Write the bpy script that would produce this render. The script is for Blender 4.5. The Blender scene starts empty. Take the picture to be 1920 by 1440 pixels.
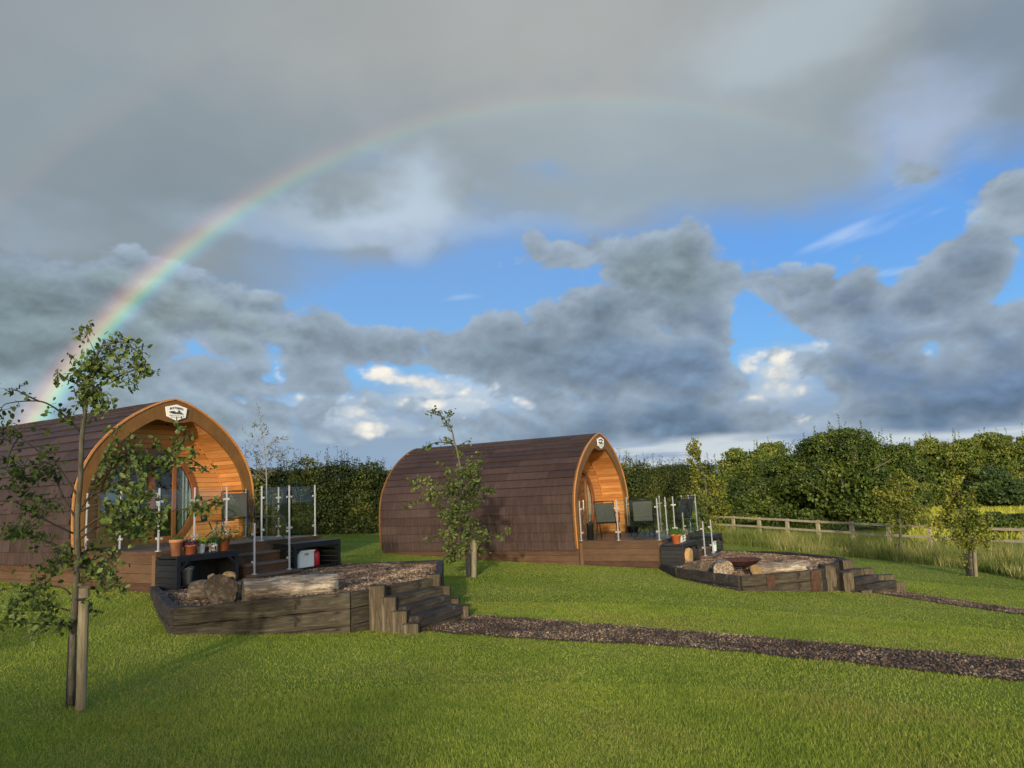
import bpy, math, random
import numpy as np
from mathutils import Vector, Matrix
random.seed(7)
rng=np.random.default_rng(11)
sc=bpy.context.scene
col=bpy.context.collection
D=bpy.data
R_=math.radians
# ------------------------------------------------------------------ camera
f_,pt_,ro_=1372.3,.1461,.0464
EZ=1.5
F0=np.array([0,math.cos(pt_),math.sin(pt_)]);RR=np.array([1.,0,0]);UU=np.cross(RR,F0)
CR=math.cos(ro_)*RR-math.sin(ro_)*UU; CU=math.cos(ro_)*UU+math.sin(ro_)*RR; CF=F0
EYE=np.array([0,0,EZ])
def ray(u,v): return CF*f_+CR*(u-960)-CU*(v-720)
def at(u,v,Y):                      # point seen at a photo pixel, Y metres in front of the camera
    d=ray(u,v); return EYE+d*(Y/(d@CF))
def sunray(): return np.array([math.sin(.072)*math.cos(-.2131),math.cos(.072)*math.cos(-.2131),math.sin(-.2131)])
cam=D.objects.new('camera',D.cameras.new('camera')); col.objects.link(cam)
cam.data.sensor_width=36; cam.data.lens=f_/1920*36; cam.data.clip_end=6000; cam.data.clip_start=.05
m=Matrix.Identity(4)
for i in range(3):
    m[i][0]=CR[i]; m[i][1]=CU[i]; m[i][2]=-CF[i]; m[i][3]=EYE[i]
cam.matrix_world=m; sc.camera=cam
# ------------------------------------------------------------------ materials
def lin(c):
    return tuple((x/255/12.92 if x/255<=.04045 else ((x/255+.055)/1.055)**2.4) for x in c)
class NT:
    def __init__(s,nt): s.nt=nt; nt.nodes.clear()
    def n(s,t,**k):
        o=s.nt.nodes.new(t)
        for a,b in k.items():
            if a.startswith('i_'): pass
            else: setattr(o,a,b)
        return o
    def l(s,a,b): s.nt.links.new(a,b)
    def math(s,op,a,b=None,c=None,clamp=False):
        o=s.nt.nodes.new('ShaderNodeMath'); o.operation=op; o.use_clamp=clamp
        for i,x in enumerate((a,b,c)):
            if x is None: continue
            if isinstance(x,(int,float)): o.inputs[i].default_value=x
            else: s.l(x,o.inputs[i])
        return o.outputs[0]
    def vm(s,op,a,b=None,sc=None):
        o=s.nt.nodes.new('ShaderNodeVectorMath'); o.operation=op
        for i,x in enumerate((a,b)):
            if x is None: continue
            if isinstance(x,(tuple,list)): o.inputs[i].default_value=x
            else: s.l(x,o.inputs[i])
        if sc is not None:
            if isinstance(sc,(int,float)): o.inputs['Scale'].default_value=sc
            else: s.l(sc,o.inputs['Scale'])
        return o
    def noise(s,vec,scale,detail=4,rough=.55,dist=0):
        o=s.nt.nodes.new('ShaderNodeTexNoise'); s.l(vec,o.inputs['Vector'])
        o.inputs['Scale'].default_value=scale;o.inputs['Detail'].default_value=detail
        o.inputs['Roughness'].default_value=rough;o.inputs['Distortion'].default_value=dist
        return o
    def ramp(s,fac,stops,interp='LINEAR'):
        o=s.nt.nodes.new('ShaderNodeValToRGB'); s.l(fac,o.inputs[0]); cr=o.color_ramp; cr.interpolation=interp
        while len(cr.elements)<len(stops): cr.elements.new(.5)
        for e,(p,c) in zip(cr.elements,stops): e.position=p; e.color=(*c,1) if len(c)==3 else c
        return o.outputs[0]
    def mix(s,f,a,b,typ='MIX'):
        o=s.nt.nodes.new('ShaderNodeMix'); o.data_type='RGBA'; o.blend_type=typ
        for k,x in ((0,f),(6,a),(7,b)):
            if isinstance(x,(int,float)): o.inputs[k].default_value=x
            elif isinstance(x,(tuple,list)): o.inputs[k].default_value=(*x,1) if len(x)==3 else x
            else: s.l(x,o.inputs[k])
        return o.outputs[2]
def mk(name):
    M=D.materials.new(name); M.use_nodes=True; return M,NT(M.node_tree)
def finish(N,color,rough=.7,bump=None,bs=.3,metal=0,spec=.3,dist=.01):
    b=N.n('ShaderNodeBsdfPrincipled'); o=N.n('ShaderNodeOutputMaterial')
    if isinstance(color,(tuple,list)): b.inputs['Base Color'].default_value=(*color,1)
    else: N.l(color,b.inputs['Base Color'])
    if isinstance(rough,(int,float)): b.inputs['Roughness'].default_value=rough
    else: N.l(rough,b.inputs['Roughness'])
    b.inputs['Metallic'].default_value=metal; b.inputs['Specular IOR Level'].default_value=spec
    if bump is not None:
        u=N.n('ShaderNodeBump'); u.inputs['Strength'].default_value=bs; u.inputs['Distance'].default_value=dist
        N.l(bump,u.inputs['Height']); N.l(u.outputs[0],b.inputs['Normal'])
    N.l(b.outputs[0],o.inputs[0]); return b
def coords(N,stretch=(1,1,1),kind='Object'):
    t=N.n('ShaderNodeTexCoord'); mp=N.n('ShaderNodeMapping'); mp.inputs['Scale'].default_value=stretch
    N.l(t.outputs[kind],mp.inputs[0]); return mp.outputs[0]
def wood(name,c1,c2,c3,stretch=(1,12,12),scale=3,isl=.35,rough=.75,bs=.4,spec=.25,patch=None,dist=.01):
    M,N=mk(name); v=coords(N,stretch)
    n1=N.noise(v,scale,6,.65,.6); n2=N.noise(coords(N,(1,1,1)),1.7,3,.5)
    g=N.n('ShaderNodeNewGeometry')
    f=N.math('ADD',N.math('MULTIPLY',n1.outputs[0],.75),N.math('MULTIPLY',g.outputs['Random Per Island'],isl))
    f=N.math('ADD',f,N.math('MULTIPLY_ADD',n2.outputs[0],.4,-.32))
    c=N.ramp(f,[(.22,c1),(.45,c2),(.78,c3)])
    if patch: 
        n3=N.noise(coords(N,(1,1,1)),patch[1],5,.6,.4)
        c=N.mix(N.ramp(n3.outputs[0],[(patch[2],(0,0,0)),(patch[2]+.08,(1,1,1))]),c,patch[0])
    finish(N,c,rough,n1.outputs[0],bs,spec=spec,dist=dist); return M
def plain(name,c,rough=.5,metal=0,var=.12,scale=6,bs=.1,spec=.4):
    M,N=mk(name); n=N.noise(coords(N),scale,4)
    c2=N.ramp(n.outputs[0],[(.3,tuple(x*(1-var) for x in c)),(.7,tuple(min(1,x*(1+var)) for x in c))])
    finish(N,c2,rough,n.outputs[0],bs,metal,spec); return M
def leafmat(name,cs,trans=.35,rough=.5,nscale=.8,spec=.25):
    M,N=mk(name); g=N.n('ShaderNodeNewGeometry'); n=N.noise(coords(N),nscale,3)
    f=N.math('ADD',N.math('MULTIPLY',g.outputs['Random Per Island'],.6),N.math('MULTIPLY_ADD',n.outputs[0],1.5,-.55))
    c=N.ramp(f,[(i/(len(cs)-1)*.9+.05,k) for i,k in enumerate(cs)])
    b=N.n('ShaderNodeBsdfPrincipled'); b.inputs['Roughness'].default_value=rough; b.inputs['Specular IOR Level'].default_value=spec; N.l(c,b.inputs['Base Color'])
    t=N.n('ShaderNodeBsdfTranslucent'); N.l(N.mix(1.,c,(1.,1.,.55),'MULTIPLY'),t.inputs[0])
    x=N.n('ShaderNodeMixShader'); x.inputs[0].default_value=trans; N.l(b.outputs[0],x.inputs[1]);N.l(t.outputs[0],x.inputs[2])
    o=N.n('ShaderNodeOutputMaterial');N.l(x.outputs[0],o.inputs[0]); return M
def grassmat(name,cs,trans=.35,rough=.5,nscale=.8,spec=.25):
    M,N=mk(name); g=N.n('ShaderNodeNewGeometry'); v=coords(N); n=N.noise(v,.55,4,.6); n2=N.noise(v,3.5,3,.6)
    f=N.math('ADD',N.math('MULTIPLY',g.outputs['Random Per Island'],.5),N.math('MULTIPLY_ADD',n2.outputs[0],.7,-.12))
    c=N.ramp(f,[(i/(len(cs)-1)*.85+.08,k) for i,k in enumerate(cs)])
    dry=N.math('MULTIPLY',N.ramp(n.outputs[0],[(.46,(0,0,0)),(.62,(1,1,1))]),N.math('GREATER_THAN',g.outputs['Random Per Island'],.45))
    c=N.mix(N.math('MULTIPLY',dry,.65),c,(.40,.32,.11))
    lush=N.ramp(n.outputs[0],[(.33,(1,1,1)),(.45,(0,0,0))]); c=N.mix(N.math('MULTIPLY',lush,.4),c,(.10,.18,.02))
    b=N.n('ShaderNodeBsdfPrincipled'); b.inputs['Roughness'].default_value=rough; b.inputs['Specular IOR Level'].default_value=spec; N.l(c,b.inputs['Base Color'])
    t=N.n('ShaderNodeBsdfTranslucent'); N.l(N.mix(1.,c,(1.,1.,.55),'MULTIPLY'),t.inputs[0])
    x=N.n('ShaderNodeMixShader'); x.inputs[0].default_value=trans; N.l(b.outputs[0],x.inputs[1]);N.l(t.outputs[0],x.inputs[2])
    o=N.n('ShaderNodeOutputMaterial');N.l(x.outputs[0],o.inputs[0]); return M
def glassmat(name,tint,refl=1.0,base=.04):
    M,N=mk(name); t=N.n('ShaderNodeBsdfTransparent'); t.inputs[0].default_value=(*tint,1)
    g=N.n('ShaderNodeBsdfGlossy'); g.inputs['Roughness'].default_value=.02; g.inputs[0].default_value=(.9,.95,.95,1)
    fr=N.n('ShaderNodeFresnel'); fr.inputs[0].default_value=1.5
    x=N.n('ShaderNodeMixShader'); ge=N.n('ShaderNodeNewGeometry'); N.l(N.math('MULTIPLY',N.math('MULTIPLY',fr.outputs[0],refl,clamp=True),N.math('SUBTRACT',1.,ge.outputs['Backfacing'])),x.inputs[0]); N.l(t.outputs[0],x.inputs[1]);N.l(g.outputs[0],x.inputs[2])
    o=N.n('ShaderNodeOutputMaterial');N.l(x.outputs[0],o.inputs[0]); return M
def roofmat():
    M,N=mk('roof_shingle'); t=N.n('ShaderNodeTexCoord'); sp=N.n('ShaderNodeSeparateXYZ'); N.l(t.outputs['Object'],sp.inputs[0])
    v=coords(N,(3,9,.9)); n1=N.noise(v,2.2,6,.7,.3); n2=N.noise(coords(N,(1,1,1)),.6,3); g=N.n('ShaderNodeNewGeometry')
    n3=N.noise(coords(N,(40,40,40)),1,3)
    f=N.math('ADD',N.math('MULTIPLY',n1.outputs[0],.6),N.math('MULTIPLY_ADD',g.outputs['Random Per Island'],.27,-.045)); f=N.math('ADD',f,N.math('MULTIPLY_ADD',n2.outputs[0],.4,-.1))
    c=N.ramp(f,[(.3,(.027,.015,.0115)),(.5,(.042,.0245,.0185)),(.72,(.062,.039,.031))])
    # pale weathering low on the sides
    low=N.math('MULTIPLY',N.math('MULTIPLY_ADD',sp.outputs[2],-.45,.75,clamp=True),N.ramp(n1.outputs[0],[(.45,(0,0,0)),(.62,(1,1,1))]))
    c=N.mix(N.math('MULTIPLY',low,.45),c,(.085,.056,.058))
    finish(N,c,.62,N.math('ADD',n3.outputs[0],n1.outputs[0]),.35,spec=.3,dist=.006); return M
M={}
M['roof']=roofmat()
M['ridge']=plain('ridge_cap',(.035,.028,.03),.6)
M['fascia']=wood('fascia_wood',(.13,.060,.013),(.17,.082,.018),(.22,.115,.028),(6,6,2),2,.15,.5,.15,.35)
M['larch']=wood('larch_lining',(.30,.115,.028),(.42,.185,.055),(.55,.27,.095),(10,1.2,10),2.2,.4,.5,.12,.35)
M['larch_end']=wood('larch_end',(.30,.115,.028),(.42,.185,.055),(.55,.27,.095),(1.2,10,10),2.2,.4,.5,.12,.35)
M['skirt']=wood('stained_cladding',(.045,.024,.014),(.075,.041,.023),(.12,.072,.04),(1.2,1.2,14),2.5,.3,.7,.3)
M['corner']=wood('corner_board',(.09,.05,.025),(.13,.075,.04),(.17,.10,.055),(8,8,1),2.5,.2,.65,.2)
M['deck']=wood('deck_boards',(.06,.04,.03),(.10,.07,.052),(.16,.12,.095),(1.2,12,8),2.5,.4,.45,.3,.5)
M['frame']=wood('window_frame',(.14,.045,.015),(.20,.07,.022),(.27,.11,.035),(8,8,2),2.5,.2,.45,.1,.4)
M['steel']=plain('brushed_steel',(.42,.42,.40),.35,.35,.04)
M['glass']=glassmat('clear_glass',(.91,.95,.93),1.8)
M['doorglass']=glassmat('door_glass',(.70,.75,.75),2.2)
M['curtain']=plain('curtain_cloth',(.62,.60,.54),.9)
M['cream']=plain('cream_curtain',(.75,.70,.55),.9)
M['dark']=plain('dark_interior',(.03,.028,.026),.9)
M['sign']=plain('sign_white',(.78,.77,.73),.5,var=.04)
M['ink']=plain('sign_ink',(.03,.035,.03),.6)
M['inkgreen']=plain('sign_green',(.06,.09,.07),.6)
M['black']=wood('black_timber',(.006,.006,.007),(.012,.012,.014),(.03,.03,.035),(1,8,8),3,.3,.5,.3,.4)
M['sleeper']=wood('old_sleeper',(.022,.018,.013),(.072,.062,.044),(.20,.18,.135),(1,11,11),3.2,.2,.9,1.0,.15,((.025,.02,.016),4,.62),.02)
M['sleeper2']=wood('dark_sleeper',(.014,.012,.011),(.042,.036,.031),(.13,.12,.10),(1,11,11),3.2,.2,.85,1.0,.25,((.10,.095,.08),5,.62),.02)
M['endpost']=wood('post_timber',(.016,.011,.008),(.085,.068,.045),(.27,.23,.155),(1,13,13),3.2,.3,.9,1.0,.15,((.03,.022,.015),4,.6),.02)
M['stake']=wood('stake_timber',(.13,.11,.07),(.22,.19,.13),(.32,.28,.20),(10,10,1),3,.2,.85,.5)
M['bark']=wood('tree_bark',(.06,.055,.04),(.14,.13,.10),(.24,.22,.17),(9,9,2),3,.1,.9,.8)
M['twig']=plain('twig_bark',(.035,.03,.022),.8)
M['palebark']=plain('pale_bark',(.20,.19,.165),.8)
M['log']=wood('weathered_log',(.16,.12,.08),(.60,.52,.41),(.85,.80,.70),(1.6,9,9),3,.05,.9,1.,.1,((.06,.062,.065),2.6,.60),.03)
M['logdark']=wood('barky_log',(.09,.07,.05),(.28,.23,.175),(.58,.50,.38),(3,7,7),3,.05,.9,1.,.1,((.045,.034,.026),7.,.60),.03)
M['logend']=wood('cut_end',(.28,.16,.06),(.50,.33,.14),(.68,.50,.26),(3,3,3),4,.2,.85,.6)
M['terra']=plain('terracotta',(.42,.13,.05),.8,var=.2)
M['terra2']=plain('pale_terracotta',(.40,.17,.09),.85,var=.3,scale=9)
M['terra3']=plain('orange_terracotta',(.52,.13,.04),.7,var=.15)
M['soil']=plain('soil',(.02,.014,.01),.95)
M['zinc']=plain('white_tin',(.55,.60,.62),.5)
M['pattern']=(lambda:(lambda MN:(finish(MN[1],MN[1].ramp(MN[1].noise(coords(MN[1]),38,2).outputs[0],[(.47,(.03,.03,.035)),(.52,(.6,.6,.58))]),.5),MN[0])[1])(mk('patterned_pot')))()
M['bucket']=plain('galvanised_grey',(.22,.235,.24),.45,.3)
M['plastic']=plain('pale_plastic',(.55,.62,.64),.4,var=.05)
M['red']=plain('red_plastic',(.36,.010,.018),.35,var=.05)
M['green_p']=plain('green_plastic',(.08,.30,.10),.4)
M['sling']=plain('grey_sling',(.075,.073,.074),.8,var=.08,scale=30)
M['darksling']=plain('charcoal_sling',(.035,.037,.033),.85)
M['darkmetal']=plain('dark_metal',(.02,.02,.022),.4,.4)
M['darkcloth']=plain('dark_cloth',(.014,.015,.02),.9)
M['rust']=plain('rusty_steel',(.075,.026,.018),.75,.2,.4,14,.5)
M['rustpl']=plain('rust_patch',(.055,.027,.016),.9,.0,.5,14,.5)
M['mesh']=plain('black_mesh',(.012,.012,.012),.6)
M['concrete']=plain('concrete',(.33,.31,.27),.9)
M['fence']=wood('fence_timber',(.16,.13,.08),(.27,.235,.15),(.40,.35,.24),(8,8,8),1.6,.4,.85,.4)
M['leaf']=leafmat('apple_leaf',[(.028,.045,.010),(.065,.10,.02),(.11,.155,.032),(.18,.22,.06)],.3)
M['leafmid']=leafmat('young_tree_leaf',[(.035,.055,.012),(.07,.105,.02),(.115,.15,.035),(.19,.20,.05)],.35)
M['leafyel']=leafmat('yellow_leaf',[(.06,.085,.012),(.12,.15,.018),(.19,.205,.022),(.29,.25,.03)],.35)
M['hedge']=leafmat('hedge_leaf',[(.008,.014,.004),(.024,.038,.008),(.055,.075,.014),(.15,.15,.03)],.2,.6,.55)
M['treeA']=leafmat('dark_tree_leaf',[(.012,.025,.006),(.04,.068,.013),(.085,.12,.02),(.17,.20,.035)],.25,.55,.5)
M['treeB']=leafmat('sunny_tree_leaf',[(.025,.045,.008),(.075,.11,.017),(.14,.175,.028),(.25,.26,.05)],.25,.6,.3)
M['treeC']=leafmat('blue_green_leaf',[(.015,.035,.012),(.04,.075,.022),(.08,.12,.03),(.13,.17,.045)],.25,.6,.4)
M['herb']=leafmat('pot_plant_leaf',[(.02,.06,.01),(.05,.12,.02),(.09,.17,.03),(.12,.2,.05)],.3)
M['limeleaf']=leafmat('lime_leaf',[(.16,.26,.03),(.25,.36,.05),(.33,.42,.08),(.4,.45,.12)],.3)
M['purple']=leafmat('purple_leaf',[(.04,.01,.02),(.08,.02,.04),(.12,.04,.07),(.2,.12,.18)],.2)
M['flower']=leafmat('pale_flower',[(.10,.12,.05),(.22,.22,.14),(.38,.35,.30),(.5,.45,.42)],.2)
M['grass']=grassmat('grass_blade',[(.13,.17,.020),(.215,.275,.030),(.285,.35,.042),(.37,.41,.065),(.52,.49,.15)],.40,.5,.35)
M['tall']=leafmat('meadow_grass',[(.05,.085,.015),(.11,.155,.025),(.20,.22,.05),(.33,.31,.11),(.46,.40,.18)],.3,.7,.5)
M['meadow']=leafmat('field_grass',[(.20,.22,.025),(.34,.35,.04),(.48,.47,.07),(.60,.55,.13)],.35,.7,.2)
M['chip']=leafmat('bark_chip',[(.032,.021,.014),(.085,.056,.036),(.17,.118,.075),(.36,.28,.185)],.0,.85,2.5)
M['gravel']=leafmat('orange_chip',[(.05,.032,.02),(.14,.092,.058),(.27,.185,.12),(.50,.39,.26)],.0,.85,2.5)
M['pathbase']=plain('path_base',(.045,.03,.024),.95,var=.4,scale=25)
# ------------------------------------------------------------------ mesh helpers
class MB:
    def __init__(s): s.v=[];s.f=[]
    def add(s,vs,fs):
        o=len(s.v); s.v+= [tuple(map(float,x)) for x in vs]; s.f+=[tuple(i+o for i in f) for f in fs]; return s
    def box(s,c,d,rz=0,M=None):
        x,y,z=[k/2 for k in d]; vs=[]
        for a in (-x,x):
            for b in (-y,y):
                for e in (-z,z):
                    p=Vector((a,b,e)); 
                    if rz: p=Matrix.Rotation(rz,3,'Z')@p
                    if M: p=M@p
                    vs.append(Vector(c)+p)
        return s.add(vs,[(0,1,3,2),(4,6,7,5),(0,4,5,1),(2,3,7,6),(0,2,6,4),(1,5,7,3)])
    def bb(s,a,b):  # box by corners
        return s.box([(a[i]+b[i])/2 for i in range(3)],[abs(b[i]-a[i]) for i in range(3)])
    def tube(s,pts,r,n=8,cap=True):
        pts=[Vector(p) for p in pts]; rs=r if isinstance(r,(list,tuple)) else [r]*len(pts)
        vs=[];fs=[]; prev=None
        for i,p in enumerate(pts):
            d=(pts[min(i+1,len(pts)-1)]-pts[max(i-1,0)]).normalized()
            if prev is None:
                a=d.orthogonal().normalized()
            else:
                a=(prev-d*prev.dot(d)); a=a.normalized() if a.length>1e-6 else d.orthogonal().normalized()
            prev=a; b=d.cross(a)
            for k in range(n):
                t=2*math.pi*k/n; vs.append(p+(a*math.cos(t)+b*math.sin(t))*rs[i])
        for i in range(len(pts)-1):
            for k in range(n):
                fs.append((i*n+k,i*n+(k+1)%n,(i+1)*n+(k+1)%n,(i+1)*n+k))
        if cap: fs+= [tuple(range(n))[::-1],tuple(range((len(pts)-1)*n,len(pts)*n))]
        return s.add(vs,fs)
    def lathe(s,prof,c=(0,0,0),n=20):
        vs=[];fs=[]
        for r,z in prof:
            for k in range(n):
                t=2*math.pi*k/n; vs.append((c[0]+r*math.cos(t),c[1]+r*math.sin(t),c[2]+z))
        for i in range(len(prof)-1):
            for k in range(n): fs.append((i*n+k,i*n+(k+1)%n,(i+1)*n+(k+1)%n,(i+1)*n+k))
        return s.add(vs,fs)
    def prism(s,poly,a,b):   # poly in xz, extruded y a..b
        n=len(poly); vs=[(x,a,z) for x,z in poly]+[(x,b,z) for x,z in poly]
        return s.add(vs,[tuple(range(n)),tuple(range(2*n-1,n-1,-1))]+[(i,i+n,(i+1)%n+n,(i+1)%n) for i in range(n)])
    def build(s,name,mat,parent=None,smooth=False,loc=None,rot=None):
        me=D.meshes.new(name); me.from_pydata(s.v,[],s.f); me.materials.append(mat)
        if smooth: me.polygons.foreach_set('use_smooth',[True]*len(me.polygons))
        me.update(); o=D.objects.new(name,me); col.objects.link(o)
        if parent: o.parent=parent
        if loc is not None: o.location=[float(x) for x in loc]
        if rot is not None: o.rotation_euler=rot
        return o
def npmesh(name,V,quads,mat,parent=None,smooth=False,loc=None):
    k=quads.shape[1]; me=D.meshes.new(name)
    me.vertices.add(len(V)); me.vertices.foreach_set('co',np.ascontiguousarray(V,dtype=np.float32).ravel())
    me.loops.add(quads.size); me.loops.foreach_set('vertex_index',np.ascontiguousarray(quads,dtype=np.int32).ravel())
    me.polygons.add(len(quads)); me.polygons.foreach_set('loop_start',np.arange(0,quads.size,k,dtype=np.int32))
    try: me.polygons.foreach_set('loop_total',np.full(len(quads),k,dtype=np.int32))
    except Exception: pass
    if smooth: me.polygons.foreach_set('use_smooth',np.ones(len(quads),dtype=bool))
    me.materials.append(mat); me.update(calc_edges=True); me.validate()
    o=D.objects.new(name,me); col.objects.link(o)
    if parent: o.parent=parent
    if loc is not None: o.location=[float(x) for x in loc]
    return o
def tag(o,label=None,cat=None,group=None,kind=None):
    if label: o['label']=label
    if cat: o['category']=cat
    if group: o['group']=group
    if kind: o['kind']=kind
    return o
def empty(name,loc,rz=0,**k):
    o=D.objects.new(name,None); col.objects.link(o); o.location=[float(x) for x in loc]; o.rotation_euler=(0,0,rz); o.empty_display_size=.2
    return tag(o,**k)
def unit(a): return a/np.maximum(np.linalg.norm(a,axis=-1,keepdims=True),1e-9)
def leaves(c,nrm,size,asp=.6,jit=.6,shape='quad'):
    """leaf faces at centres c facing roughly nrm; returns V,quads"""
    n=len(c); nr=unit(nrm+rng.normal(0,jit,(n,3))); t=unit(np.cross(nr,rng.normal(0,1,(n,3)))); b=np.cross(nr,t)
    s=np.asarray(size).reshape(-1,1)*np.ones((n,1)); l=t*s*.5; w=b*s*.5*asp
    if shape=='leaf':   # six-point leaf with a fold
        fo=nr*s*.10
        P=[c-l, c-l*.35+w+fo, c+l*.45+w*.8+fo, c+l*1.1, c+l*.45-w*.8+fo, c-l*.35-w+fo]
        V=np.stack(P,1).reshape(-1,3); i=np.arange(n)[:,None]*6
        Q=np.concatenate([i+np.array([0,1,2,3]),i+np.array([0,3,4,5])]); return V,Q
    V=np.stack([c-l,c+w,c+l,c-w],1).reshape(-1,3); Q=np.arange(4*n).reshape(n,4); return V,Q
def sphere_dirs(n):
    return unit(rng.normal(0,1,(n,3)))
# ------------------------------------------------------------------ pod frames
class Fr:
    def __init__(s,x,y,z,a):
        s.o=np.array([x,y,z+EZ]); s.a=a; s.ax=np.array([math.cos(a),-math.sin(a),0]); s.lat=np.array([math.sin(a),math.cos(a),0])
        s.rz=math.atan2(s.lat[1],s.lat[0])   # local x = lateral, local y = -out
    def w(s,la,out,z): return s.o+s.lat*la+s.ax*out+np.array([0,0,z])
PF=[Fr(-6.683,14.293,-.6766,.5294),Fr(2.289,20.25,-1.294,.506)]
# local axes of a pod empty: +x = lateral (far side), +y = -out (into the pod). out = -y
# ------------------------------------------------------------------ terrain
S=EZ
ctl=[(-5.68,11.68,-1.30),(-8.38,13.17,-1.249),(3.36,17.66,-1.956),(1.40,18.65,-1.879),(-3.96,21.62,-1.579),(-4.28,9.05,-1.403),(-2.23,9.74,-1.636),
(-1.26,9.34,-1.666),(-.8,10.46,-1.679),(-3.44,5.88,-1.472),(-1.0,15.92,-1.747),(4.23,14.65,-2.042),(6.1,15.18,-2.214),(7.35,15.31,-2.37),(-7.28,30.5,-1.426),(-5.26,31.6,-1.577),
(9.56,34.8,-2.851),(14.57,28.8,-3.222),(12.97,21.67,-3.025),(13.03,19.65,-3.044),(10.9,40.9,-2.991),(48,76.4,-3.846),(4.56,7.05,-1.855),(8.55,13,-2.453),(2.83,4.5,-1.701),(-3.18,4.67,-1.5),(-.1,4.37,-1.529),
(0,0,-1.5),(0,-25,-1.6),(-30,-10,-1.0),(25,-10,-2.8),(35,20,-3.5),(-30,25,-.8),(-30,60,-1.0),(5,90,-3.3),(110,90,-4.2),(90,30,-4.2),(-60,90,-1.5),(18.5,27,-3.35),(30,60,-3.7),(-14,16,-1.1)]
ctl=np.array(ctl); 
def tps(r2): return .5*r2*np.log(r2+1e-9)
_n=len(ctl); _P=ctl[:,:2]/20; _K=tps(((_P[:,None]-_P[None])**2).sum(-1))+np.eye(_n)*.002
_A=np.zeros((_n+3,_n+3)); _A[:_n,:_n]=_K; _A[:_n,_n]=1; _A[:_n,_n+1:]=_P; _A[_n,:_n]=1; _A[_n+1:,:_n]=_P.T
_w=np.linalg.solve(_A,np.concatenate([ctl[:,2],[0,0,0]]))
def gz(x,y):
    x=np.asarray(x,float);y=np.asarray(y,float); sh=x.shape; p=np.stack([x.ravel(),y.ravel()],1)/20; out=np.zeros(len(p))
    for i in range(0,len(p),20000):
        q=p[i:i+20000]; out[i:i+20000]=tps(((q[:,None]-_P[None])**2).sum(-1))@_w[:_n]+_w[_n]+q@_w[_n+1:]
    r=np.hypot(p[:,0],p[:,1])*20; t=np.clip((r-100)/60,0,1); t=t*t*(3-2*t)
    return (out*(1-t)+(-4.0)*t+EZ).reshape(sh)
def g1(x,y): return float(gz(np.array([x]),np.array([y]))[0])
def gat(u,v):      # ground point under a pixel
    d=ray(u,v); t0=0;P=None
    lo,hi=1/1372.*1,None
    for k in np.geomspace(2,200,600):
        Q=EYE+d*(k/(d@CF))
        if Q[2]<g1(Q[0],Q[1]): return Q
    return Q
def axis(vals):
    return np.array(vals)
xs=np.concatenate([-np.geomspace(60,3000,16)[::-1],np.arange(-50,-16,4),np.arange(-16,20,.75),np.arange(20,56,3),np.geomspace(60,3000,16)])
ys=np.concatenate([-np.geomspace(20,3000,14)[::-1],np.arange(-15,2,3),np.arange(2,42,.75),np.arange(42,100,4),np.geomspace(105,4000,20)])
X,Y=np.meshgrid(xs,ys); Z=gz(X,Y)
nx,ny=len(xs),len(ys); V=np.stack([X.ravel(),Y.ravel(),Z.ravel()],1)
I=(np.arange(ny-1)[:,None]*nx+np.arange(nx-1)[None]).ravel(); Q=np.stack([I,I+1,I+nx+1,I+nx],1)
# lawn edge line (world xy), beyond = rough grass and field
EDGE=np.array([(3.,42.0),(9.2,35.0),(11.2,32.0),(13.3,28.0),(14.3,24.5),(14.0,20.5),(14.6,16.),(16.,8),(18,-5)])
def beyond(x,y):  # signed: >0 on field side
    x=np.asarray(x,float); e=np.interp(np.asarray(y,float),EDGE[::-1,1],EDGE[::-1,0]); return x-e
Mg,N=mk('ground_soil_and_turf')
v=coords(N); nA=N.noise(v,.35,4,.6); nB=N.noise(v,30,4,.7); nC=N.noise(v,4,4,.6)
f=N.math('ADD',N.math('MULTIPLY',nA.outputs[0],.5),N.math('MULTIPLY',nB.outputs[0],.5))
lawnc=N.ramp(f,[(.35,(.09,.12,.014)),(.5,(.15,.19,.024)),(.65,(.22,.225,.05))])
fieldc=N.ramp(f,[(.35,(.14,.15,.025)),(.5,(.25,.24,.04)),(.65,(.36,.32,.07))])
sp=N.n('ShaderNodeSeparateXYZ'); N.l(v,sp.inputs[0])
far=N.math('MULTIPLY_ADD',sp.outputs[1],.2,-8.6,clamp=True)
rt=N.math('GREATER_THAN',sp.outputs[0],500.)
far=N.math('MULTIPLY',far,N.math('MULTIPLY_ADD',N.math('SUBTRACT',sp.outputs[0],N.math('MULTIPLY',sp.outputs[1],.52)),.4,.5,clamp=True))
finish(N,N.mix(far,lawnc,fieldc),.95,N.math('ADD',nB.outputs[0],nC.outputs[0]),.6,spec=.05,dist=.03)
tag(npmesh('ground',V,Q,Mg,smooth=True),kind='structure')
# distant hill
hx=np.linspace(-400,1400,60); V=[];Qh=[]
for i,x in enumerate(hx):
    h=38+9*math.sin(x/170)+5*math.sin(x/61+1)
    for j,(dy,k) in enumerate([(0,-.2),(150,.55),(300,.9),(420,1),(700,.6)]): V.append((x,1300+dy,-4+h*k))
for i in range(59):
    for j in range(4): a=i*5+j; Qh.append((a,a+5,a+6,a+1))
Mh,N=mk('hazed_hill'); nz=N.noise(coords(N),.02,5); finish(N,N.ramp(nz.outputs[0],[(.4,(.10,.14,.13)),(.6,(.19,.22,.19))]),1,spec=0)  # distance haze is mixed into this greyed base colour
tag(npmesh('hills',np.array(V),np.array(Qh),Mh,smooth=True),kind='structure')
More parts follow.
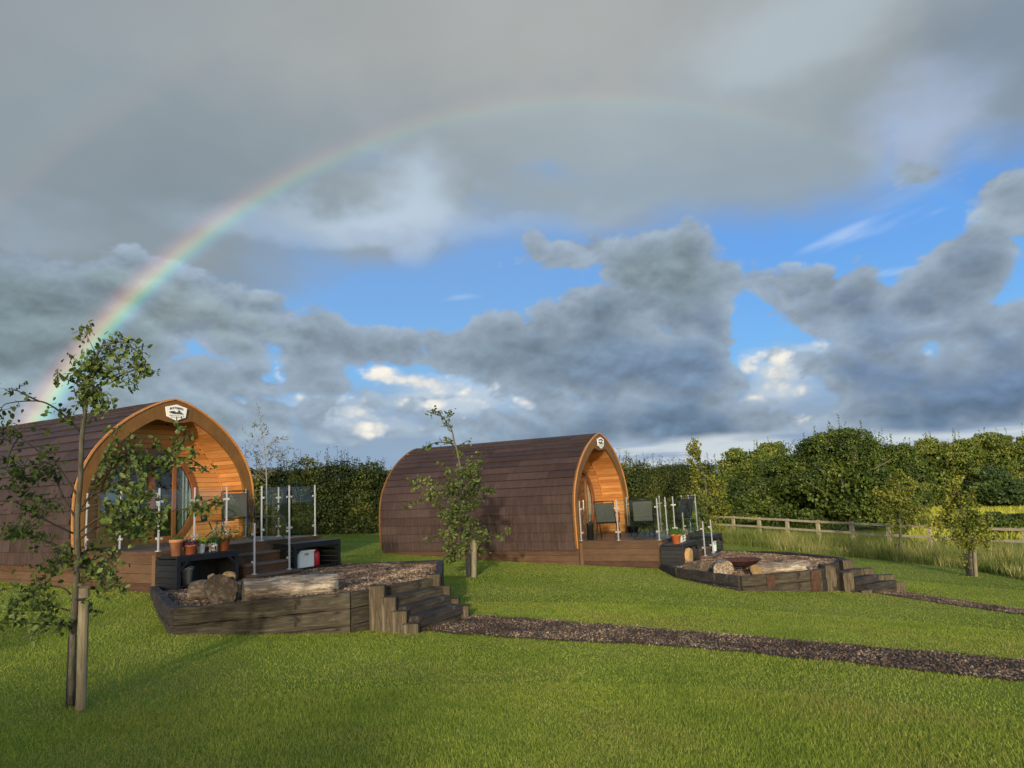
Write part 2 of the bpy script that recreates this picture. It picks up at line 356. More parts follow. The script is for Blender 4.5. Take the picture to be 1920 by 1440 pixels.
# ------------------------------------------------------------------ pods
OUTP=[(1.83,-.2),(1.862,.1),(1.88,.4),(1.885,.7),(1.865,1.0),(1.80,1.28),(1.69,1.53),(1.54,1.77),(1.36,1.98),(1.15,2.18),(.92,2.355),(.68,2.50),(.44,2.62),(.2,2.715),(0,2.765)]
INP=[(1.64,0),(1.672,.3),(1.685,.55),(1.68,.8),(1.65,1.02),(1.585,1.24),(1.48,1.45),(1.34,1.65),(1.17,1.83),(.98,2.0),(.78,2.15),(.58,2.27),(.38,2.362),(.2,2.33),(0,2.315)]
LIN=INP[:13]+[(.2,2.44),(0,2.48)]
def resample(P,n=None,step=None):
    P=np.array(P); d=np.r_[0,np.cumsum(np.linalg.norm(np.diff(P,axis=0),axis=1))]
    if step: n=int(round(d[-1]/step))
    t=np.linspace(0,d[-1],n+1); return np.stack([np.interp(t,d,P[:,0]),np.interp(t,d,P[:,1])],1)
def smoothp(P,k=6):   # Catmull-Rom
    P=np.array(P); Q=[]
    for i in range(len(P)-1):
        p0,p1,p2,p3=P[max(i-1,0)],P[i],P[i+1],P[min(i+2,len(P)-1)]
        for t in np.arange(k)/k: Q.append(.5*((2*p1)+(-p0+p2)*t+(2*p0-5*p1+4*p2-p3)*t*t+(-p0+3*p1-3*p2+p3)*t**3))
    Q.append(P[-1]); return np.array(Q)
LEN=6.13; PORCH=.65; DO=2.19; DW=1.75
def text_mb(s,size,c,y,name,mat,parent):
    cu=D.curves.new('lettering','FONT'); cu.body=s; cu.size=size; cu.align_x='CENTER'; cu.extrude=.002; cu.offset=size*.02
    to=D.objects.new('lettering_tmp',cu); col.objects.link(to); dg=bpy.context.evaluated_depsgraph_get(); dg.update()
    me=D.meshes.new_from_object(to.evaluated_get(dg)); D.objects.remove(to)
    me.materials.clear(); me.materials.append(mat)
    for v in me.vertices:
        x,yy,z=v.co; v.co=(c[0]+x, y-z, c[1]+yy - 1.0*x*x)
    o=D.objects.new(name,me); col.objects.link(o); o.parent=parent; return o
def railpost(parent,x,y,z,h=.99,sides=()):
    b=MB(); b.lathe([(.0,0),(.050,0),(.050,.012),(.017,.014),(.016,h),(.0,h+.004)],(x,y,z),12)
    o=b.build('post',M['steel'],parent,True)
    for (dx,dy) in sides:
        for hz in (.2,.78):
            if h<.9 and hz>.5: hz=.66
            c=MB(); c.box((x+dx*.042,y+dy*.042,z+hz),(.052,.02,.036),math.atan2(dy,dx)); c.build('clamp',M['steel'],o)
    return o
def panel(parent,p,q,za,zb,zc=None,zd=None,t=.005):
    # glass between plan points p,q; z from za..zb at p, zc..zd at q
    zc=za if zc is None else zc; zd=zb if zd is None else zd
    p=np.array(p);q=np.array(q); d=(q-p)/np.linalg.norm(q-p); p=p+d*.055;q=q-d*.055; n=np.array([-d[1],d[0]])*t
    vs=[]
    for s_ in (-1,1):
        vs+=[(*(p+n*s_),za),(*(q+n*s_),zc),(*(q+n*s_),zd),(*(p+n*s_),zb)]
    return MB().add(vs,[(0,1,2,3),(7,6,5,4),(0,4,5,1),(3,2,6,7),(0,3,7,4),(1,5,6,2)]).build('glass_panel',M['glass'],parent)
def make_pod(fr,label,curt,signtext):
    e=empty('glamping_pod',fr.o,fr.rz,label=label,cat='camping pod',group='arched camping pods on the lawn')
    # roof courses ---------------------------------------------------
    prof=resample(smoothp(OUTP),17); b=MB(); r=random.Random(3)
    for sg in (-1,1):
        for i in range(17):
            p,q=prof[i],prof[i+1]; d=(q-p)/np.linalg.norm(q-p); n=np.array([d[1],-d[0]])
            y=.0; first=True
            while y<LEN-.01:
                L=1.22 if not first else .35+.5*r.random(); first=False; y2=min(LEN,y+L); 
                if LEN-y2<.3: y2=LEN
                o1=.034+r.uniform(-.004,.005); a=p+n*o1-d*.02; c=q+n*.006; a0=p-n*.002-d*.02
                g=.0015
                vs=[(sg*a[0],y+g,a[1]),(sg*a[0],y2-g,a[1]),(sg*c[0],y2-g,c[1]),(sg*c[0],y+g,c[1]),(sg*a0[0],y+g,a0[1]),(sg*a0[0],y2-g,a0[1])]
                fs=[(0,1,2,3),(4,5,1,0)]
                if sg>0: fs=[f[::-1] for f in fs]
                b.add(vs,fs); y=y2
    b.build('roof',M['roof'],e)
    # under-shell so no light leaks
    b=MB(); s=resample(smoothp(OUTP),26)-np.array([.0,0]); s=[(x*.985,z-.012) for x,z in s]; full=s+[(-x,z) for x,z in s[::-1][1:]]
    for i in range(len(full)-1):
        p,q=full[i],full[i+1]; b.add([(p[0],.0,p[1]),(p[0],LEN,p[1]),(q[0],LEN,q[1]),(q[0],0,q[1])],[(0,1,2,3)])
    b.build('roof_shell',M['dark'],e)
    MB().prism([(-.16,2.715),(0,2.79),(.16,2.715),(.14,2.69),(0,2.745),(-.14,2.69)],-.01,LEN+.01).build('ridge_cap',M['ridge'],e)
    # fascia front and rear ------------------------------------------
    so,si=smoothp(OUTP),smoothp(INP)
    no=resample(so,60); ni=resample(si,60)
    def arch(y0,y1,outer,inner,name,mat,bottom=True):
        b=MB()
        L_=[(x,z) for x,z in outer]+[(-x,z) for x,z in outer[::-1][1:]]; I_=[(x,z) for x,z in inner]+[(-x,z) for x,z in inner[::-1][1:]]
        n=len(L_); vs=[]
        for (x,z),(u,w) in zip(L_,I_): vs+=[(x,y0,z),(u,y0,w),(x,y1,z),(u,y1,w)]
        fs=[]
        for i in range(n-1):
            a=4*i; c=a+4; fs+=[(a,a+1,c+1,c),(a+2,c+2,c+3,a+3),(a,c,c+2,a+2),(a+1,a+3,c+3,c+1)]
        fs+=[(0,2,3,1),(4*n-4,4*n-3,4*n-1,4*n-2)]
        return b.add(vs,fs).build(name,mat,e)
    oo=[(x+.012,z+.01) for x,z in no]; oo[-1]=(0,2.78)
    arch(-.055,.0,oo,[tuple(p) for p in ni],'fascia',M['fascia'])
    arch(-.075,-.055,[(x+.03,z+.03) for x,z in no[:-1]]+[(0,2.80)],[(x+.002,z+.002) for x,z in no[:-1]]+[(0,2.77)],'fascia_trim',M['larch'])
    arch(LEN+.001,LEN+.05,[(x+.03,z+.03) for x,z in no[:-1]]+[(0,2.80)],[(x-.16,max(z-.12,-.2)) if x>.2 else (x*.3,z-.16) for x,z in no],'rear_trim',M['fascia'])
    # porch lining planks --------------------------------------------
    lp=resample(smoothp(LIN),step=.098); b=MB()
    for sg in (-1,1):
        for i in range(len(lp)-1):
            p,q=lp[i],lp[i+1]; d=(q-p)/np.linalg.norm(q-p); n=np.array([-d[1],d[0]]); a=p+d*.004;c=q-d*.004
            vs=[]
            for y in (.0,PORCH-.004): vs+=[(sg*(a+n*.0)[0],y,a[1]),(sg*(c)[0],y,c[1]),(sg*(a-n*.015)[0],y,(a-n*.015)[1]),(sg*(c-n*.015)[0],y,(c-n*.015)[1])]
            b.add(vs,[(0,1,5,4),(0,4,6,2),(1,3,7,5),(0,2,3,1)])
    b.build('porch_lining',M['larch'],e)
    b=MB()
    for sg in (-1,1):
        for i in range(len(lp)-1):
            p,q=lp[i],lp[i+1]; d=(q-p)/np.linalg.norm(q-p); n=np.array([-d[1],d[0]])*-.016; p=p+n;q=q+n
            b.add([(sg*p[0],0,p[1]),(sg*q[0],0,q[1]),(sg*q[0],PORCH+.1,q[1]),(sg*p[0],PORCH+.1,p[1])],[(0,1,2,3)])
    b.build('lining_backing',M['dark'],e)
    # quarter trim where lining meets the end wall
    pts=[(x-.016,PORCH-.02,z) for x,z in resample(smoothp(LIN),40)]; pts=pts+[(-x,y,z) for x,y,z in pts[::-1][1:]]
    MB().tube(pts,.014,6).build('arch_bead',M['larch'],e,True)
    # end wall boards around round window -----------------------------
    cz,Rw=.85,1.0; bz=np.arange(0,2.42,.098)
    li=np.array(resample(smoothp(LIN),80)); b=MB(); back=MB()
    def wx(z): return float(np.interp(z,li[:,1],li[:,0]))
    for z0 in bz:
        z1=z0+.092; zm=(z0+z1)/2; W=wx(zm)-.004
        h=Rw**2-(zm-cz)**2; cx=math.sqrt(h)-.02 if h>0 else 0
        if cx>W: continue
        if cx>0.02:
            for sg in (-1,1): b.bb((sg*cx,PORCH,z0),(sg*W,PORCH+.018,z1))
        else: b.bb((-W,PORCH,z0),(W,PORCH+.018,z1))
    b.build('end_wall',M['larch_end'],e)
    # rear end wall
    b=MB()
    for z0 in np.arange(-.2,2.6,.14):
        W=float(np.interp(z0+.07,[p[1] for p in OUTP],[p[0] for p in OUTP]))-.03; b.bb((-W,LEN-.06,z0),(W,LEN-.03,z0+.135))
    b.build('rear_wall',M['larch_end'],e)
    # interior
    MB().bb((-1.6,PORCH+.05,-.02),(1.6,LEN-.1,.0)).build('floor',M['deck'],e)
    # window
    th=[t for t in np.linspace(-math.pi/2,1.5*math.pi,97)]
    b=MB(); pts=[(math.cos(t),math.sin(t)) for t in th if cz+Rw*math.sin(t)>=.0]
    vs=[];r0,r1=.93,1.03
    for c_,s_ in pts:
        for y in (PORCH-.03,PORCH+.05): vs+=[(c_*r1,y,max(0,cz+s_*r1)),(c_*r0,y,max(0,cz+s_*r0))]
    fs=[]
    for i in range(len(pts)-1):
        a=4*i;c=a+4; fs+=[(a,c,c+1,a+1),(a+2,a+3,c+3,c+2),(a,a+2,c+2,c),(a+1,c+1,c+3,a+3)]
    wf=b.add(vs,fs).build('round_door',M['frame'],e)
    for x,w in ((-.5,.075),(0,.13),(.5,.075)):
        hh=math.sqrt(.95**2-x*x); MB().bb((x-w/2,PORCH-.02,.0),(x+w/2,PORCH+.04,cz+hh)).build('stile',M['frame'],wf)
    MB().bb((-.6,PORCH-.018,.0),(.6,PORCH+.035,.12)).build('bottom_rail',M['frame'],wf)
    gp=[(c_*.94,max(.0,cz+s_*.94)) for c_,s_ in pts]; MB().prism(gp,PORCH+.012,PORCH+.02).build('pane',M['doorglass'],wf)
    hd=MB(); hd.tube([(.09,PORCH-.07,.72),(.09,PORCH-.07,.98)],.012); hd.tube([(.09,PORCH-.02,.76),(.09,PORCH-.07,.76)],.008);hd.tube([(.09,PORCH-.02,.94),(.09,PORCH-.07,.94)],.008); hd.build('handle',M['steel'],wf)
    for sg,x0,x1 in ((-1,.62,.97),(1,.60,.97)):
        b=MB(); n=30; vs=[]
        for i in range(n+1):
            t=i/n; x=x0+(x1-x0)*t; y=PORCH+.09+.03*math.sin(t*26)
            zt=cz+math.sqrt(max(.01,.98**2-x*x))
            pull=.0 if t>.5 else .12*(.5-t)
            vs+=[(sg*(x+pull),y,.02),(sg*(x+pull*1.0),y,.6),(sg*x,y,max(zt,.6)+.05)]
        b.add(vs,[f for i in range(n) for f in ((3*i,3*i+3,3*i+4,3*i+1),(3*i+1,3*i+4,3*i+5,3*i+2))])
        b.build('curtain',curt,e,True)
    # deck -----------------------------------------------------------
    b=MB(); y=-DO+.0
    k=0; yy=-DO+.03
    while yy<PORCH-.05:
        b.bb((-DW+.01,yy,-.028),(DW-.01,yy+.138,0)); yy+=.144
    b.build('deck_boards',M['deck'],e)
    b=MB(); b.bb((-DW-.012,-DO-.012,-.045),(DW+.012,-DO+.028,.003)); b.bb((-DW-.012,-DO+.028,-.045),(-DW+.008,-.08,.003)); b.bb((DW-.008,-DO+.028,-.045),(DW+.012,-.08,.003)); b.build('deck_edging',M['skirt'],e)
    MB().bb((-DW+.05,-DO+.05,-.9),(DW-.05,LEN-.1,-.05)).build('deck_core',M['dark'],e)
    b=MB()
    for i,z in enumerate(np.arange(-.045,-.95,-.148)):
        z0=z-.143
        b.bb((-DW,-DO+.02,z0),(-DW+.02,-.07,z)); b.bb((DW-.02,-DO+.02,z0),(DW,-.07,z)); b.bb((-DW+.03,-DO,z0),(DW-.03,-DO+.02,z))
    b.build('deck_skirting',M['skirt'],e)
    for sx in (-1,1):
        b=MB(); b.bb((sx*(DW-.075),-DO-.02,-.95),(sx*(DW+.008),-DO-.002,-.05)); b.build('corner_board',M['corner'],e)
        b=MB(); b.bb((sx*(DW+.010),-DO-.02,-.95),(sx*(DW+.028),-DO+.075,-.05)); b.build('corner_board',M['corner'],e)
        b=MB(); b.bb((sx*(DW+.002),-.16,-.95),(sx*(DW+.02),-.075,-.05)); b.build('corner_board',M['corner'],e)
    b=MB()
    for z in np.arange(-.205,-.95,-.148):
        for sx in (-1,1): b.bb((sx*1.80,-.06,z-.143),(sx*1.775,LEN,z))
        b.bb((-1.77,LEN-.01,z-.143),(1.77,LEN+.012,z))
    b.build('pod_skirting',M['skirt'],e)
    MB().bb((-DW-.04,-DO-.03,-1.1),(-DW+.9,-DO+.3,-.60)).build('footing',M['concrete'],e) if False else None
    # balustrade -------------------------------------------------------
    w=DW-.075; d=-(DO-.075); fx=lambda t:(-w+2*w*t,d); xs_=[0,.192,.386,.607,.803,1]
    P=[fx(t) for t in xs_]
    P[2]=(-.40,d); P[3]=(.36,d)
    L1=(-w,-.09);Lm=(-w,d*.512);R1=(w,-.09);Rm=(w,d*.512)
    railpost(e,*L1,0,sides=[(0,-1)]);railpost(e,*Lm,0,sides=[(0,1),(0,-1)])
    railpost(e,*P[0],0,sides=[(0,1),(1,0)]);railpost(e,*P[1],0,sides=[(-1,0),(1,0)]);railpost(e,*P[2],0,sides=[(-1,0),(0,-1)])
    railpost(e,*P[3],0,sides=[(1,0),(0,-1)]);railpost(e,*P[4],0,sides=[(-1,0),(1,0)]);railpost(e,*P[5],0,sides=[(-1,0),(0,1)])
    railpost(e,*Rm,0,sides=[(0,1),(0,-1)]);railpost(e,*R1,0,sides=[(0,-1)])
    for a,c in ((L1,Lm),(Lm,P[0]),(P[0],P[1]),(P[1],P[2]),(P[3],P[4]),(P[4],P[5]),(P[5],Rm),(Rm,R1)): panel(e,a,c,.07,.97)
    sy=-2.83; sz=-.49
    for x in (-.40,.36):
        railpost(e,x,sy,sz,.84,sides=[(0,1)]); panel(e,(x,d),(x,sy),.05,.92,sz+.1,sz+.80)
    # stairs
    st=empty('stairs',(0,0,0)); st.parent=e
    b=MB()
    for i in range(3):
        y1=-DO-.27*i-.012; z=-.163*(i+1)
        b=MB(); b.bb((-.5,y1-.29,z-.03),(.46,y1,z)); b.build('tread',M['deck'],st)
        b=MB(); b.bb((-.49,y1-.268,-.75),(.45,y1-.25,z-.032)); b.build('riser',M['skirt'],st)
    b=MB()
    for x in (-.515,.455):
        b=MB(); b.prism([(x,-.8),(x+.02,-.8),(x+.02,-.2),(x,-.2)],-DO-.27,-DO-.013); b.prism([(x,-.8),(x+.02,-.8),(x+.02,-.36),(x,-.36)],-DO-.54,-DO-.27); b.prism([(x,-.8),(x+.02,-.8),(x+.02,-.52),(x,-.52)],-DO-.80,-DO-.54)
        b.build('string_board',M['skirt'],st)
    # sign ------------------------------------------------------------
    hexp=[(-.235,2.615),(.0,2.675),(.235,2.615),(.205,2.43),(.0,2.355),(-.205,2.43)]
    sg=MB().prism(hexp,-.092,-.078).build('sign',M['sign'],e)
    text_mb(signtext,.056,(0,2.585),-.095,'lettering',M['ink'],sg)
    b=MB(); b.prism([(-.165,2.515),(-.11,2.54),(-.03,2.54),(-.02,2.485),(-.09,2.49)],-.097,-.093); b.build('emblem',M['ink'],sg)
    b=MB(); b.prism([(-.02,2.52),(.04,2.535),(.10,2.53),(.165,2.485),(-.015,2.485)],-.097,-.093);b.build('emblem',M['inkgreen'],sg)
    b=MB(); b.prism([(.055+.022*math.cos(t),2.547+.022*math.sin(t)) for t in np.linspace(0,2*math.pi,12)[:-1]],-.0975,-.0935); b.build('emblem',M['ink'],sg)
    b=MB(); r=random.Random(5)
    for z,x0,x1 in ((2.457,-.15,.15),(2.425,-.12,.12)):
        x=x0
        while x<x1:
            l=r.uniform(.012,.03); b.bb((x,-.096,z-r.uniform(.004,.01)),(x+l*.8,-.093,z+r.uniform(.0,.008))); x+=l+.008
    b.build('small_print',M['inkgreen'],sg)
    # wall lamp on lining
    b=MB(); b.box((1.60,.30,.47),(.06,.07,.16)); b.tube([(1.58,.30,.50),(1.52,.28,.50)],.012); b.lathe([(.0,.06),(.045,.055),(.05,-.05),(.0,-.055)],(1.50,.28,.47),12); b.build('wall_lamp',M['darkmetal'],e)
    return e
pod1=make_pod(PF[0],'arched wooden camping pod half hidden behind the leafy apple tree, nearest the camera',M['curtain'],"BUTTERBYS")
pod2=make_pod(PF[1],'arched brown-shingled camping pod in the middle, with its long side and porch in view',M['cream'],"BUTTERBYS")
def local(k,name,x,out,z,rz=0,**kw):      # an Empty standing on pod k's deck/bed frame
    fr=PF[k]; return empty(name,fr.w(x,out,z),fr.rz+rz,**kw)
# ------------------------------------------------------------------ raised beds of sleepers
def sleeper(parent,p0,p1,h,t,mat,name='sleeper',inv=None,seed=0,vert=False):
    """oriented rough timber between world points (its centre line); local x along the length"""
    p0=Vector(p0);p1=Vector(p1); d=p1-p0; L=d.length; r=random.Random(seed); n=max(2,int(L/.12)); vs=[];fs=[]; c=.012
    sec=[(-t/2+c,-h/2),(t/2-c,-h/2),(t/2,-h/2+c),(t/2,h/2-c),(t/2-c,h/2),(-t/2+c,h/2),(-t/2,h/2-c),(-t/2,-h/2+c)]
    for i in range(n+1):
        x=-L/2+L*i/n
        for (a,b_) in sec: vs.append((x+(r.uniform(-.004,.004) if 0<i<n else 0),a+r.uniform(-.005,.005),b_+r.uniform(-.005,.005)))
    for i in range(n):
        for k in range(8): fs.append((i*8+k,(i+1)*8+k,(i+1)*8+(k+1)%8,i*8+(k+1)%8))
    fs+=[tuple(range(8)),tuple(range(n*8+7,n*8-1,-1))]
    o=MB().add(vs,fs).build(name,mat)
    X=d.normalized(); Zr=Vector((0,0,1)) if abs(X.z)<.9 else Vector((0,1,0)); Yv=Zr.cross(X).normalized(); Zv=X.cross(Yv)
    Mw=Matrix(((X.x,Yv.x,Zv.x,(p0.x+p1.x)/2),(X.y,Yv.y,Zv.y,(p0.y+p1.y)/2),(X.z,Yv.z,Zv.z,(p0.z+p1.z)/2),(0,0,0,1)))
    o.parent=parent
    o.matrix_parent_inverse=Matrix.Identity(4)
    o.matrix_basis=parent.matrix_basis.inverted()@Mw if parent else Mw
    return o
def inpoly(P,x,y):
    P=np.array(P); c=np.zeros(len(x),bool); j=len(P)-1
    for i in range(len(P)):
        xi,yi=P[i];xj,yj=P[j]
        c^=((yi>y)!=(yj>y))&(x<(xj-xi)*(y-yi)/(yj-yi+1e-12)+xi); j=i
    return c
def chips(name,poly,zf,n,mat,parent=None,s=(.018,.05),lift=.012,flat=.8,loc=None):
    P=np.array(poly); lo=P.min(0);hi=P.max(0); x=rng.uniform(lo[0],hi[0],n*3);y=rng.uniform(lo[1],hi[1],n*3); k=inpoly(P,x,y); x=x[k][:n];y=y[k][:n]
    c=np.stack([x,y,zf(x,y)+rng.uniform(0,lift,len(x))],1); nr=np.tile([0,0,flat],(len(x),1))
    V,Q=leaves(c,nr,rng.uniform(s[0],s[1],len(x))*1.3,.5,.42)
    # thickness: drop a copy of each chip
    return npmesh(name,V,Q,mat,parent)
def bed(k,loc_pts,zs,gl,label,segs,rusts=(),matn=('sleeper','sleeper2')):
    fr=PF[k]; W=[fr.w(a,b,z) for (a,b),z in zip(loc_pts,zs)]
    cx=np.mean([w[:2] for w in W],0); e=empty('raised_bed',(cx[0],cx[1],g1(*cx)),0,label=label,cat='raised bed',group='raised beds edged with railway sleepers')
    inv=np.array(e.location); sd=0
    for i in range(len(W)-1):
        a,b=W[i],W[i+1]; d=(b-a)[:2]; L=np.linalg.norm(d); d=d/L; nrm=np.array([d[1],-d[0]]) 
        h=.2; t=.12
        nlay=4
        for lay in range(nlay):
            za=a[2]-h*lay-h/2; zb=b[2]-h*lay-h/2
            gm=max(g1(*a[:2]),g1(*b[:2]))
            if min(za,zb)+h/2< min(g1(*a[:2]),g1(*b[:2]))-.02: continue
            cuts=[0,1] if L<2.3 else [0,.62 if lay%2 else .45,1]
            for c0,c1 in zip(cuts[:-1],cuts[1:]):
                sd+=1
                off=nrm*t/2*1.0
                p=a[:2]+d*(L*c0+ (.003)) -off*0; q=a[:2]+d*(L*c1-.003)
                jit=random.Random(sd*7).uniform(-.008,.008)
                sleeper(e,(p[0]+nrm[0]*jit,p[1]+nrm[1]*jit,za+(zb-za)*c0),(q[0]+nrm[0]*jit,q[1]+nrm[1]*jit,za+(zb-za)*c1),h-.006,t,M[matn[(sd+lay)%2] if segs[i]=='m' else matn[0] if segs[i]=='l' else matn[1]],seed=sd+k*50)
    poly=[w[:2] for w in W]
    zg=fr.o[2]+gl
    def zf(x,y):
        # slight fall from the deck towards the front rim
        l=((x-fr.o[0])*fr.ax[0]+(y-fr.o[1])*fr.ax[1]); return zg+np.clip((l-2.3)/3.5,0,1)*.06+.012*np.sin(x*5.1)*np.cos(y*4.3)
    b=MB(); n=len(poly); cc=np.mean(poly,0); vs=[(cc[0]-inv[0],cc[1]-inv[1],float(zf(np.array([cc[0]]),np.array([cc[1]]))[0])-.02-inv[2])]
    for p in poly: vs.append((p[0]-inv[0],p[1]-inv[1],float(zf(np.array([p[0]]),np.array([p[1]]))[0])-.02-inv[2]))
    b.add(vs,[(0,i+1,(i+1)%n+1) for i in range(n)]); b.build('bark_base',M['pathbase'],e)
    o=chips('bark_fill',poly,zf,42000 if k==0 else 34000,M['gravel'],e,(.013,.036)); tag(o,kind='stuff')
    me=o.data; co=np.empty(len(me.vertices)*3,np.float32); me.vertices.foreach_get('co',co); co=co.reshape(-1,3)-inv.astype(np.float32); me.vertices.foreach_set('co',co.ravel())
    return e,poly,zf
b1pts=[(-1.84,2.28),(-2.64,3.62),(-3.5,5.16),(-1.95,6.40),(-.35,6.575),(1.82,5.03),(2.0,2.4)]
b1z=[-.50,-.463,-.463,-.463,-.463,-.463,-.57]
bed1,poly1,zf1=bed(0,b1pts,b1z,-.575,'long raised bed of weathered sleepers filled with bark, in front of the nearer pod',['d','d','l','m','d','d'])
b2pts=[(-2.1,2.3),(-3.29,3.02),(-4.49,4.55),(-3.24,5.79),(-2.06,5.95),(-.96,5.99),(.44,4.58),(2.0,2.45)]
b2z=[-.50,-.463,-.463,-.463,-.463,-.463,-.463,-.57]
bed2,poly2,zf2=bed(1,b2pts,b2z,-.575,'raised sleeper bed with a rusty fire bowl on it, in front of the farther pod',['d','d','m','m','d','d','d'])
# rusty plates on the farther bed
fr=PF[1]
for (la,ou,w,h,z) in ((-4.06,4.98,.17,.24,-.60),(-3.36,5.68,.2,.40,-.67)):
    c=fr.w(la,ou,z); d=fr.w(-3.24,5.79,0)-fr.w(-4.49,4.55,0); an=math.atan2(d[1],d[0]); nn=np.array([d[1],-d[0],0]);nn/=np.linalg.norm(nn)
    c=c+nn*.073
    o=MB().box((0,0,0),(w,.012,h)).build('rust_plate',M['rustpl'],bed2); o.matrix_basis=bed2.matrix_basis.inverted()@(Matrix.Translation(Vector(c))@Matrix.Rotation(an,4,'Z'))
# steps
def steps(k,L0,L1,R0,R1,nl,nr,ztop,zend,zg,label,seed):
    """four plan corners in the pod frame: left/right cheek, top/bottom end"""
    fr=PF[k]; L0,L1,R0,R1=map(np.array,(L0,L1,R0,R1)); c=(L0+L1+R0+R1)/4
    e=local(k,'sleeper_steps',c[0],c[1],zg,label=label,cat='steps',group='sleeper steps up to the raised beds'); e.matrix_basis=Matrix.Translation(e.location)@Matrix.Rotation(fr.rz,4,'Z'); sd=seed
    for i in range(3):
        t=(i+.75)/3.0; zt=ztop+(zend-ztop)*(i+1)/3.6
        a=L0+(L1-L0)*t; b=R0+(R1-R0)*t; d=(b-a)/np.linalg.norm(b-a); a=a+d*.10; b=b-d*.10
        for j in range(4):
            z=zt-.07-.145*j
            if z<zg-.1: break
            sd+=1; o=random.Random(sd).uniform(-.02,.012)
            sleeper(e,fr.w(a[0],a[1]+o,z),fr.w(b[0],b[1]+o,z),.14,.2,M['sleeper2' if (i+j)%3 else 'sleeper'],'step',seed=sd)
    for (P,Q,n) in ((L0,L1,nl),(R0,R1,nr)):
        for i in range(n):
            t=i/(n-1); sd+=1; r=random.Random(sd); p=P+(Q-P)*t; zt=ztop+.03+(zend-ztop-.02)*(round(t*2.6)/3.0)+r.uniform(-.03,.02)
            w=np.linalg.norm(Q-P)/(n-1)*.97
            sleeper(e,fr.w(p[0]+r.uniform(-.015,.015),p[1],zg-.15),fr.w(p[0]+r.uniform(-.015,.015),p[1],zt),w,.2,M['endpost'],'end_post',seed=sd)
    return e
steps1=steps(0,(-1.62,6.57),(-1.62,7.09),(-.44,6.58),(-.44,7.04),4,4,-.46,-.86,-.98,'short flight of weathered sleeper steps beside the mown lawn, nearest the camera',160)
steps2=steps(1,(-2.82,5.88),(-2.40,6.46),(-1.85,6.15),(-1.42,7.05),3,6,-.46,-.93,-1.03,'short flight of dark sleeper steps by the farther bed, next to the distant bark path',220)
# ------------------------------------------------------------------ bark paths
def path(name,near,far,n,label=None):
    near=np.array(near);far=np.array(far); K=60
    def rs(P): 
        d=np.r_[0,np.cumsum(np.linalg.norm(np.diff(P,axis=0),axis=1))]; t=np.linspace(0,d[-1],K); return np.stack([np.interp(t,d,P[:,0]),np.interp(t,d,P[:,1])],1)
    a,b=rs(near),rs(far); w=rng.normal(0,.035,(K,2)); a=a+w; b=b+rng.normal(0,.035,(K,2))
    V=[];W=7
    for i in range(K):
        for j in range(W):
            t=j/(W-1); p=a[i]*(1-t)+b[i]*t; V.append((p[0],p[1],0))
    V=np.array(V); V[:,2]=gz(V[:,0],V[:,1])+.012
    I=(np.arange(K-1)[:,None]*W+np.arange(W-1)[None]).ravel(); Q=np.stack([I,I+1,I+W+1,I+W],1)
    tag(npmesh(name,V,Q,M['pathbase'],smooth=True),kind='structure')
    poly=np.concatenate([a,b[::-1]]); return poly
pa1=path('bark_path',[(-1.6,9.68),(-1.15,9.40),(.11,8.78),(1.81,8.15),(3.15,7.34),(4.29,6.62),(7.0,4.7),(10,2.3)],[(-.95,10.62),(-.4,10.45),(.14,10.25),(2.04,9.22),(3.58,8.36),(4.96,7.66),(8,5.9),(11.5,3.6)],0)
pa2=path('bark_path',[(7.0,15.1),(7.4,14.3),(8.3,12.6),(10.4,9.0),(12,6)],[(7.75,16.0),(8.1,15.5),(8.95,13.65),(11.6,9.9),(13.5,7)],0)
zg_=lambda x,y: gz(x,y)+.014
for nm,pa,n in (('bark_chips',pa1,95000),('bark_chips',pa2,40000)):
    k=chips(nm,pa,zg_,n,M['chip'],None,(.011,.031),.018); tag(k,kind='stuff')
# stray chips kicked on to the grass beside the paths
for pa,n in ((pa1,1500),(pa2,600)):
    i=rng.integers(0,len(pa),n); j=(i+1)%len(pa); t_=rng.uniform(0,1,(n,1)); p=pa[i]*(1-t_)+pa[j]*t_+rng.normal(0,.085,(n,2)); k=np.linalg.norm(pa[i]-pa[j],axis=1)<.6; p=p[k]
    c=np.stack([p[:,0],p[:,1],gz(p[:,0],p[:,1])+.016],1); V_,Q_=leaves(c,np.tile([0,0,1.],(len(p),1)),rng.uniform(.014,.04,len(p)),.5,.35); tag(npmesh('stray_chips',V_,Q_,M['chip']),kind='stuff')
